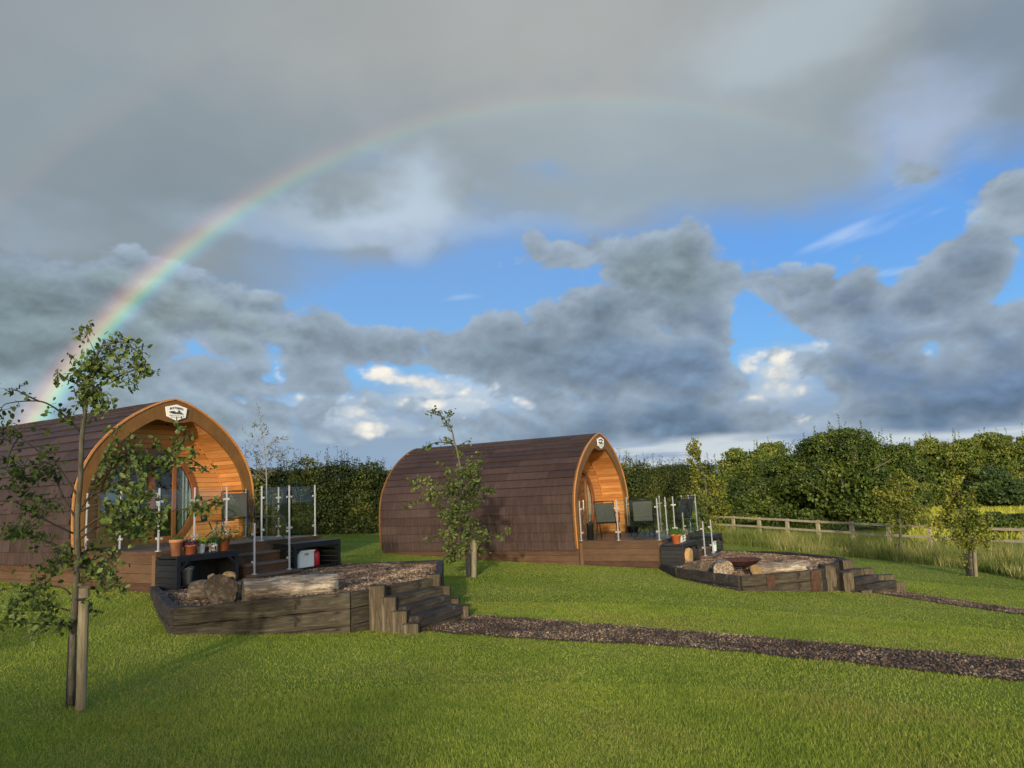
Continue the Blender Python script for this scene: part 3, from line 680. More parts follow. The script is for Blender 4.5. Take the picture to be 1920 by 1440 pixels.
# ------------------------------------------------------------------ lawn grass
podpoly=[[PF[k].w(a,b,0)[:2] for a,b in ((-1.83,-LEN),(-1.83,0),(-1.76,DO),(1.76,DO),(1.83,0),(1.83,-LEN))] for k in (0,1)]
stp=[[PF[0].w(a,b,0)[:2] for a,b in ((-1.7,6.4),(-1.7,7.2),(-.35,7.15),(-.35,6.4))],[PF[1].w(a,b,0)[:2] for a,b in ((-2.9,5.8),(-2.45,6.55),(-1.35,7.1),(-1.8,5.9))]]
excl=podpoly+stp+[poly1,poly2,pa1,pa2]
def scatter(n,r0,r1,a0=-46,a1=46,pw=1.):
    r=np.sqrt(rng.uniform(r0**2,r1**2,n)); a=np.radians(rng.uniform(a0,a1,n)); x=r*np.sin(a);y=r*np.cos(a)
    return x,y
def blades(x,y,h,w,lean=.35,seg=1):
    n=len(x); z=gz(x,y)-.004; a=rng.uniform(0,2*np.pi,n); d=np.stack([np.cos(a),np.sin(a),np.zeros(n)],1)*(w/2)[:,None]
    l=np.stack([rng.normal(0,lean,n),rng.normal(0,lean,n),np.ones(n)],1); l=unit(l)*h[:,None]; b=np.stack([x,y,z],1)
    V=np.stack([b-d,b+d,b+l*.6+d*.7+l*[1,1,0]*.0,b+l*1.0+l*[.35,.35,0],b+l*.6-d*.7],1)
    V=V.reshape(-1,3); i=np.arange(n)[:,None]*5
    T=np.concatenate([i+np.array([0,1,2]),i+np.array([0,2,4]),i+np.array([4,2,3])]); return V,T
Vs=[];Ts=[];o=0
for n,r0,r1,h,w in ((230000,3.2,6.5,.028,.0034),(320000,6.5,12,.023,.0048),(320000,12,22,.019,.0075),(150000,22,42,.022,.013)):
    x,y=scatter(n,r0,r1)
    k=beyond(x,y)<0.1
    for P in excl: k&=~inpoly(P,x,y)
    x=x[k];y=y[k]; pt=.82+.36*(np.sin(x*1.3+np.sin(y*.9)*1.7)*np.cos(y*1.1+x*.3)*.5+.5)
    V,T=blades(x,y,h*pt*rng.uniform(.6,1.35,len(x)),w*rng.uniform(.7,1.3,len(x)),.42); Vs.append(V);Ts.append(T+o);o+=len(V)
# tufts round stakes, beds and pods
tag(npmesh('lawn_grass',np.concatenate(Vs),np.concatenate(Ts),M['grass']),kind='stuff')
# rough grass along the fence
FA=np.array([10.9,40.9]);FB=np.array([18.6,27.0]); fd=(FB-FA)/np.linalg.norm(FB-FA)
n=60000; y=rng.uniform(8,44,n); ex=np.interp(y,EDGE[::-1,1],EDGE[::-1,0]); x=ex+rng.uniform(0,1,n)**1.2*7.5
hh=.28+.62*rng.uniform(0,1,n)**1.3*np.clip((x-ex)/1.2,.25,1)
V,T=blades(x,y,hh,rng.uniform(.008,.022,n)*1.0,.22)
tag(npmesh('rough_grass',V,T,M['tall']),kind='stuff')
n=60000; x=rng.uniform(14,95,n); y=rng.uniform(38,80,n); k=(beyond(x,y)>6)&(x>.52*y); x=x[k];y=y[k]
V,T=blades(x,y,rng.uniform(.25,.5,len(x)),rng.uniform(.04,.09,len(x)),.3)
tag(npmesh('field_grass',V,T,M['meadow']),kind='stuff')
# ------------------------------------------------------------------ foliage builders
def blobcloud(blobs,n,size,jit=.7,shell=.22,asp=.65,zmin=None):
    B=np.array(blobs,float); w=B[:,3]*B[:,4]+B[:,3]*B[:,5]; w/=w.sum(); idx=rng.choice(len(B),n,p=w); d=sphere_dirs(n)
    d[:,2]=np.where(d[:,2]<-.5,-d[:,2],d[:,2])
    lump=1+.18*np.sin(d[:,0]*5+idx)*np.cos(d[:,1]*6+idx*1.7)+.12*np.sin(d[:,2]*9+idx*.7)
    rr=(lump-np.abs(rng.normal(0,shell,n)))+ (rng.uniform(0,1,n)<.06)*rng.uniform(0,.25,n)
    c=B[idx,:3]+d*B[idx,3:6]*rr[:,None]
    if zmin is not None: 
        k=c[:,2]>zmin; c=c[k];d=d[k]
    return leaves(c,d,rng.uniform(.6,1.3,len(c))*size,asp,jit)
def crown_blobs(cx,cy,z0,z1,rx,ry,n,seed,rb=.42):
    r=random.Random(seed); L=[]; H=z1-z0
    for i in range(n):
        t=r.random(); a=r.uniform(0,2*math.pi); zz=z0+H*(.06+.84*t); k=math.sqrt(max(.12,1-(max(0,t-.25)/.80)**2)); q=r.uniform(.35,1)
        s=r.uniform(.7,1.2)*rb
        L.append((cx+math.cos(a)*rx*k*q*.72,cy+math.sin(a)*ry*k*q*.72,zz,rx*s*.62,ry*s*.62,H*s*.26))
    return L
def tree(name,px,d,ytop,ybase,rx,mat,n,size,label,group,seed,nb=22,cat='tree',shoots=0,base=None):
    top=at(px,ytop,d); x,y=top[0],top[1]; zb=g1(x,y); H=top[2]-zb
    e=empty(name,(x,y,zb),0,label=label,cat=cat,group=group)
    b=MB(); r=random.Random(seed); tr=[(0,0,-.2),(.1*rx*.2,0,H*.25),(r.uniform(-.15,.15)*rx,0,H*.55),(r.uniform(-.2,.2)*rx,0,H*.85)]
    b.tube(tr,[H*.03,H*.025,H*.015,H*.005],8)
    for i in range(7):
        a=r.uniform(0,6.28); s=H*r.uniform(.15,.5); b.tube([(0,0,s),(math.cos(a)*rx*.4,math.sin(a)*rx*.4,s+H*.15),(math.cos(a)*rx*.75,math.sin(a)*rx*.75,s+H*.25)],[H*.012,H*.008,H*.002],6)
    b.build('trunk',M['bark'],e,True)
    bl=crown_blobs(0,0,0,H,rx,rx*.85,nb,seed); V,Q=blobcloud(bl,n,size,zmin=.02)
    if shoots:
        cs=[];tb=MB()
        for i in range(shoots):
            a=r.uniform(0,6.28); q=r.uniform(0,.9)*rx; x0,y0=math.cos(a)*q,math.sin(a)*q*.7; zt=H*(1-.25*(q/rx)**2)*r.uniform(.86,.98); ln=H*r.uniform(.06,.16); dx,dy=r.uniform(-.2,.2)*ln,r.uniform(-.2,.2)*ln
            for j in range(22):
                t=(j+r.random())/22; cs.append((x0+dx*t+r.gauss(0,.05)*H*.12,y0+dy*t+r.gauss(0,.05)*H*.12,zt-H*.08+(ln+H*.08)*t))
        cs=np.array(cs); V2,Q2=leaves(cs,rng.normal(0,1,cs.shape),size*.9*np.ones(len(cs)),.6,1); Q=np.concatenate([Q,Q2+len(V)]);V=np.concatenate([V,V2])
    cn=5200; cc=sphere_dirs(cn)*rng.uniform(0,1,(cn,1))**.4*.74*np.array([rx*.85,rx*.7,H*.46])+np.array([0,0,H*.45]); V3,Q3=leaves(cc,sphere_dirs(cn),size*2.0,.7,1); Q=np.concatenate([Q,Q3+len(V)]);V=np.concatenate([V,V3])
    npmesh('crown',V,Q,M[mat],e); return e
def shade_tree(x,y,H,rx,label,seed):  # unseen tree added behind the camera to darken the left foreground
    zb=g1(x,y); e=empty('broadleaf_tree',(x,y,zb),0,label=label,cat='tree',group='unseen trees added for shade')
    b=MB(); b.tube([(0,0,-.2),(.1,0,H*.4),(0,.1,H*.8)],[H*.03,H*.02,H*.006],8); b.build('trunk',M['bark'],e,True)
    V,Q=blobcloud(crown_blobs(0,0,H*.12,H,rx,rx,16,seed),6000 if H>6 else 4200,.18,zmin=.3); npmesh('crown',V,Q,M['treeA'],e)
shade_tree(-5.9,-13,6.8,3.1,'unseen leafy tree added behind the viewer on the left, to shade the lawn',51)
shade_tree(-3.6,-20,5.6,2.6,'unseen smaller leafy tree added behind the viewer for shade, nearer the middle',52)
# hedge (one long clipped-and-grown hedge) behind the pods
def hedge():
    pts=[(at(380,1003,26.5)),(at(640,1003,30.5)),(at(900,1000,33)),(at(1200,985,37)),(at(1345,980,42))]
    e=empty('hedge',(pts[1][0],pts[1][1],g1(pts[1][0],pts[1][1])),0,label='long dense dark green hedge running behind both pods',cat='hedge')
    o=np.array(e.location); L=[];r=random.Random(4); P=np.array([p[:2] for p in pts]); d=np.r_[0,np.cumsum(np.linalg.norm(np.diff(P,axis=0),axis=1))]
    hts=[(380,845,26.5),(500,862,28),(600,852,30),(700,868,31),(760,880,31.5),(900,870,33),(1150,848,36),(1200,862,37),(1300,866,40),(1345,860,42)]
    hz=[];hs=[]
    for u,v,dd in hts: q=at(u,v,dd); hz.append(q[2]); hs.append(q[0])
    cs=[]; tb=MB()
    for i in range(300):
        s=r.uniform(0,d[-1]); x=float(np.interp(s,d,P[:,0]));y=float(np.interp(s,d,P[:,1])); g=g1(x,y); top=float(np.interp(x,hs,hz)); H=top-g
        lay=r.random(); zz=g+H*(.05+.78*lay)
        rr=r.uniform(.5,.8); L.append((x-o[0],y+.9+r.uniform(-.35,.35)-o[1],zz-o[2],rr,rr*1.05,H*.2))
    for i in range(170):
        s=r.uniform(0,d[-1]); x=float(np.interp(s,d,P[:,0]));y=float(np.interp(s,d,P[:,1])); top=float(np.interp(x,hs,hz)); ln=r.uniform(.1,.65)**1.3
        dx=r.uniform(-.25,.25)*ln
        y0=y+.9+r.uniform(-.4,.4)
        for j in range(int(10+20*ln)):
            t=r.random(); cs.append((x+dx*t+r.gauss(0,.06)-o[0],y0+r.gauss(0,.06)-o[1],top-.35+(ln+.3)*t-o[2]))
        tb.tube([(x-o[0],y0-o[1],top-.6-o[2]),(x+dx-o[0],y0-o[1],top-.05+ln-o[2])],[.012,.004],4)
    V,Q=blobcloud(L,210000,.10,.8,.2,.62,zmin=-1.5)
    cn=9000; ss=rng.uniform(0,d[-1],cn); cx_=np.interp(ss,d,P[:,0]); cy_=np.interp(ss,d,P[:,1])+1.05+rng.uniform(-.15,.15,cn); tz=np.interp(cx_,hs,hz)-.45; gz_=gz(cx_,cy_); cc=np.stack([cx_,cy_,gz_+(tz-gz_)*rng.uniform(0,1,cn)],1)-o
    V3,Q3=leaves(cc,np.tile([0,-1.,.2],(cn,1)),.32*np.ones(cn),.8,.5); Q=np.concatenate([Q,Q3+len(V)]);V=np.concatenate([V,V3])
    cs=np.array(cs); V2,Q2=leaves(cs,rng.normal(0,1,cs.shape),.075*np.ones(len(cs)),.6,1); npmesh('foliage',np.concatenate([V,V2]),np.concatenate([Q,Q2+len(V)]),M['hedge'],e)
    tb.build('twigs',M['twig'],e)
    for i in range(16):
        s=d[-1]*(i+.5)/16; x=float(np.interp(s,d,P[:,0]));y=float(np.interp(s,d,P[:,1]))+.9; g=g1(x,y)
    return e
hedge()
# trees on the right and far side
TG='trees beyond the post and rail fence'
tree('broadleaf_tree',1500,50,830,975,4.2,'treeA',42000,.15,'mid-sized dark green tree at the left end of the big dark clump beyond the fence',TG,1,30,shoots=16)
tree('broadleaf_tree',1575,47,800,975,4.3,'treeA',48000,.14,'tallest dark green tree with loose shoots on its crown, beyond the middle of the fence',TG,2,32,shoots=34)
tree('broadleaf_tree',1652,50,822,975,3.5,'treeA',38000,.15,'dark green tree directly behind the yellowing sapling nearest the fence, right of the tallest tree',TG,3,30,shoots=22)
tree('broadleaf_tree',1430,58,855,965,3.6,'treeB',26000,.16,'smaller olive tree left of the dark clump and behind the start of the fence',TG,4,24,shoots=8)
tree('broadleaf_tree',1395,66,838,960,5.2,'treeB',30000,.20,'sunlit yellow-green tree far behind the left end of the fence',TG,5,26,shoots=10)
tree('broadleaf_tree',1455,72,830,960,5.5,'treeB',30000,.21,'sunlit yellow-green tree peeping above and left of the dark clump',TG,6,26,shoots=10)
for i,(px,yt,mt,lb) in enumerate([(1735,818,'treeB','sunlit olive tree at the left end of the far row across the field'),(1790,816,'treeB','second sunlit tree from the left in the far row across the field'),(1845,812,'treeB','third tree from the left in the far row, above the dark hollow'),(1900,808,'treeB','tree in the far row across the field cut by the right edge of the photo'),(1960,806,'treeB','tree in the far row mostly outside the right edge of the photo')]):
    tree('broadleaf_tree',px,80,yt,952,5.6,mt,26000,.23,lb,'far row of trees across the field',20+i,24,shoots=8)
tree('bush',1860,73,878,952,3.6,'treeC',16000,.2,'blue-green rounded bush in front of the far tree row, right side','shrubs across the field',31,18,cat='bush')
tree('bush',1790,78,918,952,3.2,'treeC',14000,.2,'bright green low bush at the field edge between the two yellowing saplings','shrubs across the field',32,16,cat='bush')
tree('bush',1915,71,895,952,3.0,'treeC',12000,.2,'green bush at the field edge cut by the right side of the photo','shrubs across the field',33,16,cat='bush')
tree('bush',1895,41,955,1003,2.2,'treeA',9000,.12,'low green bush just behind the right end of the fence','shrubs across the field',34,14,cat='bush')
tree('bush',1300,48,872,975,2.8,'treeA',20000,.13,'dark bush behind the yellow-green narrow tree at the end of the hedge','shrubs across the field',35,18,cat='bush',shoots=8)
tree('bush',1375,50,885,975,2.6,'treeA',18000,.13,'dark bush filling the gap behind the left end of the fence','shrubs across the field',36,18,cat='bush')
# ------------------------------------------------------------------ traced saplings
def sapling(name,d,base,trunk,branches,lm,lsize,nleaf,label,group,tr=(.026,.006),mass=(),seed=0,bark='bark',twigr=.0035,twiglen=.10,clus=6,spread=.45,start=.22):
    B=at(*base,d); zb=g1(B[0],B[1]); B[2]=zb; e=empty(name,B,0,label=label,cat='tree',group=group); r=random.Random(seed); k=d/f_
    def pts(L,d0,d1):
        P=[];n=len(L)
        for i,(u,v) in enumerate(L):
            P.append(at(u,v,d0+(d1-d0)*(i/(n-1) if n>1 else 0))-B)
        return P
    def fine(P,m=3):
        P=np.array(P); Q=[]
        for i in range(len(P)-1):
            p0,p1,p2,p3=P[max(i-1,0)],P[i],P[i+1],P[min(i+2,len(P)-1)]
            for t in np.arange(m)/m: Q.append(.5*((2*p1)+(-p0+p2)*t+(2*p0-5*p1+4*p2-p3)*t*t+(-p0+3*p1-3*p2+p3)*t**3))
        Q.append(P[-1]); return Q
    T=fine(pts(trunk,d,d)); T[0]=T[0]*0+np.array([T[0][0],T[0][1],-.1]); n=len(T)
    b=MB(); b.tube(T,[tr[0]*(1-i/(n-1))**.8+tr[1]*.35 for i in range(n)],10); b.build('trunk',M[bark],e,True)
    bb=MB(); segs=[]
    for br in branches:
        dd=d+r.uniform(-spread,spread); P=fine(pts(br,d,dd)); n=len(P); bb.tube(P,[tr[1]*(1.15-.9*i/(n-1)) for i in range(n)],6)
        for i in range(int(n*start),n-1): segs.append((P[i],P[i+1],1.+.3*(i/n)))
    top=T[int(len(T)*.62):]
    for i in range(len(top)-1): segs.append((top[i],top[i+1],.9))
    for (u,v,ru,rv,cnt) in mass:
        for _ in range(cnt):
            a=r.uniform(0,6.28);q=math.sqrt(r.random()); dd=d+r.uniform(-1,1)*ru*k; P0=at(u+math.cos(a)*q*ru,v+math.sin(a)*q*rv,dd)-B; P1=P0+np.array([r.gauss(0,.06),r.gauss(0,.06),r.gauss(.03,.05)])
            segs.append((P0,P1,1.)); 
            if r.random()<.5: bb.tube([P0+(T[len(T)//2]-P0)*.12,P1],[twigr*.8,twigr*.5],4)
    W=np.array([np.linalg.norm(q-p)*w for p,q,w in segs]); W/=W.sum(); C=[];Nn=[]
    ntw=nleaf//clus
    for si in rng.choice(len(segs),ntw,p=W):
        p,q,w=segs[si]; s=p+(q-p)*r.random(); dirn=np.array([r.gauss(0,1),r.gauss(0,1),r.gauss(.25,.8)]); dirn/=np.linalg.norm(dirn); ln=r.uniform(.3,1.15)*twiglen; en=s+dirn*ln
        bb.tube([s,en],[twigr,twigr*.5],3,False)
        for j in range(clus):
            t=(j+r.random())/clus; C.append(s+dirn*ln*t+np.array([r.gauss(0,1),r.gauss(0,1),r.gauss(-.3,1)])*lsize*.55); Nn.append((r.gauss(0,.8),-.5+r.gauss(0,.8),.7))
    bb.build('branches',M['twig'] if bark!='palebark' else M[bark],e,True)
    C=np.array(C);Nn=np.array(Nn); V,Q=leaves(C,Nn,lsize*rng.uniform(.6,1.25,len(C)),.66,.7,'leaf'); npmesh('foliage',V,Q,M[lm],e)
    return e
GS='young trees planted on the lawn'
T1d=5.62
br1=[[(153,813),(130,787),(103,765),(78,753),(48,752),(22,755),(5,762),(-8,795)],[(72,752),(47,740),(27,730),(15,728)],
[(141,970),(115,925),(107,900),(100,876),(85,855),(62,838),(35,820),(5,808)],[(150,955),(165,935),(178,895),(195,857),(207,838),(218,815),(222,800)],
[(158,940),(185,922),(215,905),(240,893),(265,878),(285,862),(300,845)],[(180,905),(205,880),(240,850),(262,832),(278,818)],[(240,893),(290,878),(330,855),(342,836)],[(300,870),(340,858),(370,868),(385,882)],
[(146,1000),(200,965),(280,965),(340,955),(390,950),(405,945)],[(137,1000),(95,980),(58,960),(30,942),(0,938)],[(137,1030),(90,1017),(60,1003),(30,998),(5,1000)],
[(132,1115),(118,1102),(80,1098),(40,1100),(0,1108)],[(130,1145),(100,1137),(75,1137),(50,1145),(20,1150)],[(136,1180),(120,1172),(90,1171),(50,1168),(-5,1168)],[(75,1172),(60,1190),(40,1200),(28,1205)],
[(140,1180),(152,1150),(165,1145),(195,1151)],[(148,1095),(175,1070),(195,1085),(205,1110)],[(148,1040),(170,1030),(200,1035),(225,1050)],[(150,1010),(190,985),(230,975),(270,985),(300,1000)],
[(148,960),(185,945),(215,950),(250,940),(280,925),(300,930)],[(240,850),(255,880),(262,930),(255,970)],[(170,735),(150,722),(127,712),(112,700),(103,697)],[(185,690),(210,710),(235,700),(262,690),(280,695)],
[(100,880),(70,870),(45,880),(50,905),(30,925)],[(35,820),(20,845),(12,880)],[(145,930),(120,890),(95,860),(70,850)],[(195,640),(215,665),(225,690),(215,712)],[(165,720),(185,730),(195,755),(190,775)],[(245,650),(262,665),(272,690)],[(150,1060),(125,1050),(100,1065)],[(270,985),(260,960),(250,930)]]
mass1=[(255,900,50,75,40),(245,990,55,35,26),(130,1060,40,40,16),(190,1080,32,40,20),(282,860,30,34,15),(110,815,38,22,5),(85,935,45,50,12),(40,990,42,30,12),(215,695,40,28,14),(195,660,25,20,8),(248,655,20,25,10),(255,690,26,22,8),(50,1135,55,30,14),(165,700,20,38,26),(338,850,24,22,8),(20,830,30,30,8),(30,915,28,34,10),(170,765,20,32,22)]
sapling('apple_tree',T1d,(135,1325),[(133,1327),(137,1190),(143,1100),(146,1040),(145,973),(151,890),(153,830),(157,790),(163,745),(167,710),(178,675),(192,648),(212,643),(232,641),(247,652)],br1,'leaf',.043,4100,'large leafy young apple tree in the left foreground, in front of the nearer pod',GS,(.0235,.0072),mass1,1,'bark',.003,.11,6,.5)
br2=[[(870,930),(830,925),(790,937),(752,955)],[(865,905),(840,885),(825,870)],[(868,915),(880,895),(892,880),(900,868),(904,850)],[(850,832),(820,829),(800,838),(790,843)],[(850,835),(835,824)],[(855,840),(870,830),(878,825)],[(840,915),(800,905),(780,897)],[(885,1005),(905,1000),(935,1005),(960,995)],[(870,1000),(830,1000),(805,1012)],[(880,1020),(850,1035),(830,1050)],[(888,1020),(905,1035),(912,1045)],[(815,770),(808,778)],[(840,797),(825,800)],[(872,925),(900,920),(920,915)]]
mass2=[(872,900,24,24,40),(880,878,14,14,14),(848,925,22,20,26),(890,925,16,24,26),(862,955,26,20,38),(845,975,18,16,16),(872,995,24,22,34),(895,1008,28,12,16),(856,1025,20,16,22),(862,850,10,18,10),(815,930,24,24,14),(782,905,11,16,8),(842,790,10,14,4),(866,1045,26,18,14),(926,918,6,6,2)]
sapling('young_tree',15.5,(886,1082),[(886,1082),(885,1030),(874,965),(868,915),(864,885),(857,845),(852,830),(848,810),(840,795),(826,778),(815,770)],br2,'leafmid',.07,2900,'slender young tree with a bent leading shoot, in front of the farther pod',GS,(.03,.011),mass2,2,'bark',.006,.13,6,.5)
sapling('young_tree',30,(1328,1003),[(1328,1003),(1325,950),(1322,900),(1312,860),(1305,825)],[[(1325,930),(1345,910),(1355,900)],[(1322,900),(1300,890),(1292,885)],[(1323,960),(1345,950),(1365,948)]],'leafyel',.10,2700,'narrow yellow-green young tree between the farther pod and the fence',GS,(.05,.02),[(1318,900,20,24,40),(1345,915,20,22,36),(1322,940,30,18,44),(1350,955,18,16,26),(1318,970,22,16,30),(1338,990,20,14,24),(1304,840,11,16,18),(1298,862,12,10,10),(1300,885,14,9,10)],3,'bark',.01,.22)
sapling('young_tree',28.5,(1689,1048),[(1689,1048),(1688,1000),(1686,950),(1684,905),(1680,885)],[[(1688,980),(1715,960),(1735,950)],[(1686,950),(1660,935),(1648,925)],[(1686,930),(1710,910),(1725,905)]],'leafyel',.10,2300,'yellowing young tree just inside the middle of the fence',GS,(.05,.02),[(1676,925,20,24,30),(1700,918,18,20,22),(1692,950,40,16,34),(1668,962,22,14,18),(1712,975,26,16,24),(1690,985,22,14,20),(1682,895,12,16,14),(1735,948,12,8,5),(1648,930,10,7,4)],4,'bark',.01,.22)
sapling('young_tree',21.3,(1822,1083),[(1822,1083),(1820,1040),(1812,990),(1800,945),(1795,915)],[[(1815,1000),(1845,975),(1860,965)],[(1812,990),(1780,970),(1760,960)],[(1805,960),(1780,935),(1770,925)],[(1800,950),(1820,925),(1830,915)]],'leafyel',.085,3000,'yellow-green young tree with a stout stake, at the right of the lawn',GS,(.06,.018),[(1790,940,24,22,30),(1818,955,22,22,28),(1775,975,26,16,26),(1812,990,34,18,40),(1845,985,20,16,20),(1795,1010,26,16,28),(1830,1022,22,16,20),(1792,912,12,16,14),(1862,1005,12,10,6),(1755,1000,12,9,5),(1818,1048,14,10,8)],5,'bark',.009,.2)
# sparse birch-like tree behind the nearer pod
bs=[]; r=random.Random(9)
for i in range(26):
    v0=r.uniform(790,905); u0=498-(905-v0)*.08; sd=-1 if i%2 else 1; ln=r.uniform(18,52)*(1 if v0>830 else .45); bs.append([(u0,v0),(u0+sd*ln*.5,v0-ln*.45),(u0+sd*ln,v0-ln*.45+r.uniform(-14,8))])
sapling('birch_tree',27,(500,1003),[(500,1003),(500,930),(499,880),(494,830),(489,795),(485,762)],bs,'hedge',.035,1500,'thin nearly bare birch rising above the hedge between the two pods',GS,(.03,.006),[(468,850,25,28,30),(525,850,22,25,24)],6,'palebark',.007,.2,5)
# stakes, ties and guards
def stake(u0,v0,u1,v1,d,w,label,lean=0,k='tree stakes beside the young trees'):
    B=at(u0,v0,d); zb=g1(B[0],B[1]); B[2]=zb; T=at(u1,v1,d)
    e=empty('tree_stake',B,0,label=label,cat='stake',group=k)
    b=MB(); t=T-B; b.tube([(0,0,-.1),(t[0]*.5,t[1]*.5,t[2]*.5),(t[0],t[1],t[2])],w/2,12); b.build('stake',M['stake'],e,False)
    return e,t
def guard(u,v0,v1,d,rad,label):
    B=at(u,v0,d); zb=g1(B[0],B[1]); B[2]=zb; T=at(u,v1,d); H=T[2]-zb; b=MB(); n=14
    e=empty('tree_guard',B,0,label=label,cat='tree guard',group='mesh guards round the young trunks')
    m=26
    for i in range(n):
        t=2*math.pi*i/n; b.tube([(rad*math.cos(t),rad*math.sin(t),0),(rad*math.cos(t),rad*math.sin(t),H)],.0022 if d<8 else .006,4)
    for j in range(m+1): b.tube([(rad*math.cos(t),rad*math.sin(t),H*j/m) for t in np.linspace(0,2*math.pi,15)],.0022 if d<8 else .006,4,False)
    b.build('mesh_tube',M['mesh'],e); return e
e,t=stake(152,1327,158,1101,5.55,.075,'tall grey timber stake tied to the foreground apple tree')
c=t*.905; b=MB(); b.tube([(c[0]+.045*math.cos(a)*1.0,c[1]+.045*math.sin(a),c[2]) for a in np.linspace(0,2*math.pi,17)],.011,6,False); b.tube([(c[0]-.04,c[1]+.01,c[2]),(c[0]-.09,c[1]+.06,c[2]-.01),(c[0]-.10,c[1]+.10,c[2])],.011,6); b.build('tie',M['mesh'],e)
guard(134,1325,1196,5.62,.040,'black mesh guard round the foreground apple tree trunk')
stake(888,1083,890,1012,15.45,.11,'pale stake beside the slender tree in front of the farther pod'); guard(880,1082,1035,15.5,.07,'dark mesh guard at the foot of the slender tree before the farther pod')
stake(1694,1048,1694,1018,28.4,.10,'small pale stake at the yellowing tree by the middle of the fence'); guard(1685,1047,1020,28.5,.08,'dark guard at the foot of the yellowing tree by the middle of the fence')
stake(1830,1083,1827,1030,21.2,.10,'stout pale stake at the yellow-green tree at the right of the lawn'); guard(1819,1082,1040,21.3,.085,'dark guard at the foot of the yellow-green tree at the right of the lawn')
# ------------------------------------------------------------------ fence
e=empty('rail_fence',(FA[0],FA[1],g1(*FA)),0,label='long weathered post and rail fence between the lawn and the field',cat='fence'); o=np.array(e.location)
npst=17; PP=[]
for i in range(npst):
    p=FA+fd*(1.79*i-.6); z=g1(*p); PP.append((p[0],p[1],z))
    b=MB(); b.box((p[0]-o[0],p[1]-o[1],z+.55-o[2]),(.16,.10,1.3),math.atan2(fd[1],fd[0])); b.build('post',M['fence'],e)
for hz,hh in ((1.14,.10),(.72,.10)):
    for i in range(npst-1):
        a,c=PP[i],PP[i+1]; nn=np.array([fd[1],-fd[0]])*(-.0) ; ny_=np.array([-fd[1],fd[0]])*.07*(-1 if True else 1)
        p=Vector((a[0]-o[0]-ny_[0]*0+fd[1]*.075*1,a[1]-o[1]-fd[0]*.075,a[2]+hz-o[2]));q=Vector((c[0]-o[0]+fd[1]*.075,c[1]-o[1]-fd[0]*.075,c[2]+hz-o[2]+random.uniform(-.015,.015)))
        d=q-p; X=d.normalized(); p-=X*.0; Yv=Vector((0,0,1)).cross(X).normalized(); Zv=X.cross(Yv); b=MB(); vs=[]
        for s_ in (p,q-X*.006):
            for a2,b2 in ((-.02,-hh/2),(.02,-hh/2),(.02,hh/2),(-.02,hh/2)): vs.append(s_+Yv*a2+Zv*b2)
        b.add(vs,[(0,3,2,1),(4,5,6,7),(0,1,5,4),(1,2,6,5),(2,3,7,6),(3,0,4,7)]); b.build('rail',M['fence'],e)
# ------------------------------------------------------------------ furniture and small things
def bench(k,x0,x1,label):
    o0,o1=2.235,2.78; zt=-.065 if k==0 else -.075; zb=-.58; e=local(k,'storage_bench',(x0+x1)/2,(o0+o1)/2,zb,label=label,cat='storage bench',group='black timber storage benches')
    W=(x1-x0)/2; Dp=(o1-o0)/2; H=zt-zb
    b=MB(); n=5
    for i in range(n):
        y=-Dp+2*Dp*i/n; b.bb((-W,y+.003,H-.03),(W,y+2*Dp/n-.003,H))
    b.build('top',M['black'],e)
    for sx in (-1,1):
        b=MB(); m=5
        for i in range(m): b.bb((sx*(W-.025),-Dp+.03,.02+i*(H-.06)/m),(sx*W,Dp,.014+(i+1)*(H-.06)/m))
        b.build('side_panel',M['black'],e)
        b=MB(); b.bb((sx*(W-.06),-Dp,-.02),(sx*(W+.003),-Dp+.028,H-.032)); b.build('leg',M['black'],e)
        b=MB(); b.prism([(sx*(W-.06),H-.22),(sx*(W-.06),H-.17),(sx*(W-.19),H-.06),(sx*(W-.24),H-.06)],-Dp+.003,-Dp+.025); b.build('brace',M['black'],e)
    MB().bb((-W+.06,-Dp+.002,H-.09),(W-.06,-Dp+.026,H-.032)).build('apron',M['black'],e)
    b=MB()
    m=7
    for i in range(m): b.bb((-W+.03+(2*W-.06)*i/m+.002,Dp-.02,.02),(-W+.03+(2*W-.06)*(i+1)/m-.002,Dp,H-.035))
    b.build('back_panel',M['black'],e)
    MB().bb((-W+.03,-Dp+.03,.045),(W-.03,Dp-.022,.065)).build('bottom_shelf',M['black'],e)
    return e
bench(0,-1.80,-.68,'black storage bench carrying five plant pots, left of the nearer pod\'s steps')
bench(0,.52,1.68,'black storage bench holding a white crate, right of the nearer pod\'s steps')
bench(1,-2.02,-.72,'black storage bench with an orange-red pot on top, left of the farther pod\'s steps')
bench(1,.52,1.68,'black storage bench right of the farther pod\'s steps, with coloured things on its shelf')
def plantleaves(parent,n,r,h,size,mat,z0,name='plant',up=.6,asp=.35):
    a=rng.uniform(0,6.28,n); q=np.sqrt(rng.uniform(0,1,n))*r; z=z0+h*rng.uniform(0,1,n)*(1-.4*(q/r)**2)
    c=np.stack([q*np.cos(a),q*np.sin(a),z],1); V,Q=leaves(c,np.stack([np.cos(a),np.sin(a),np.full(n,up)],1),size*rng.uniform(.6,1.3,n),asp,.7,'leaf'); return npmesh(name,V,Q,M[mat],parent)
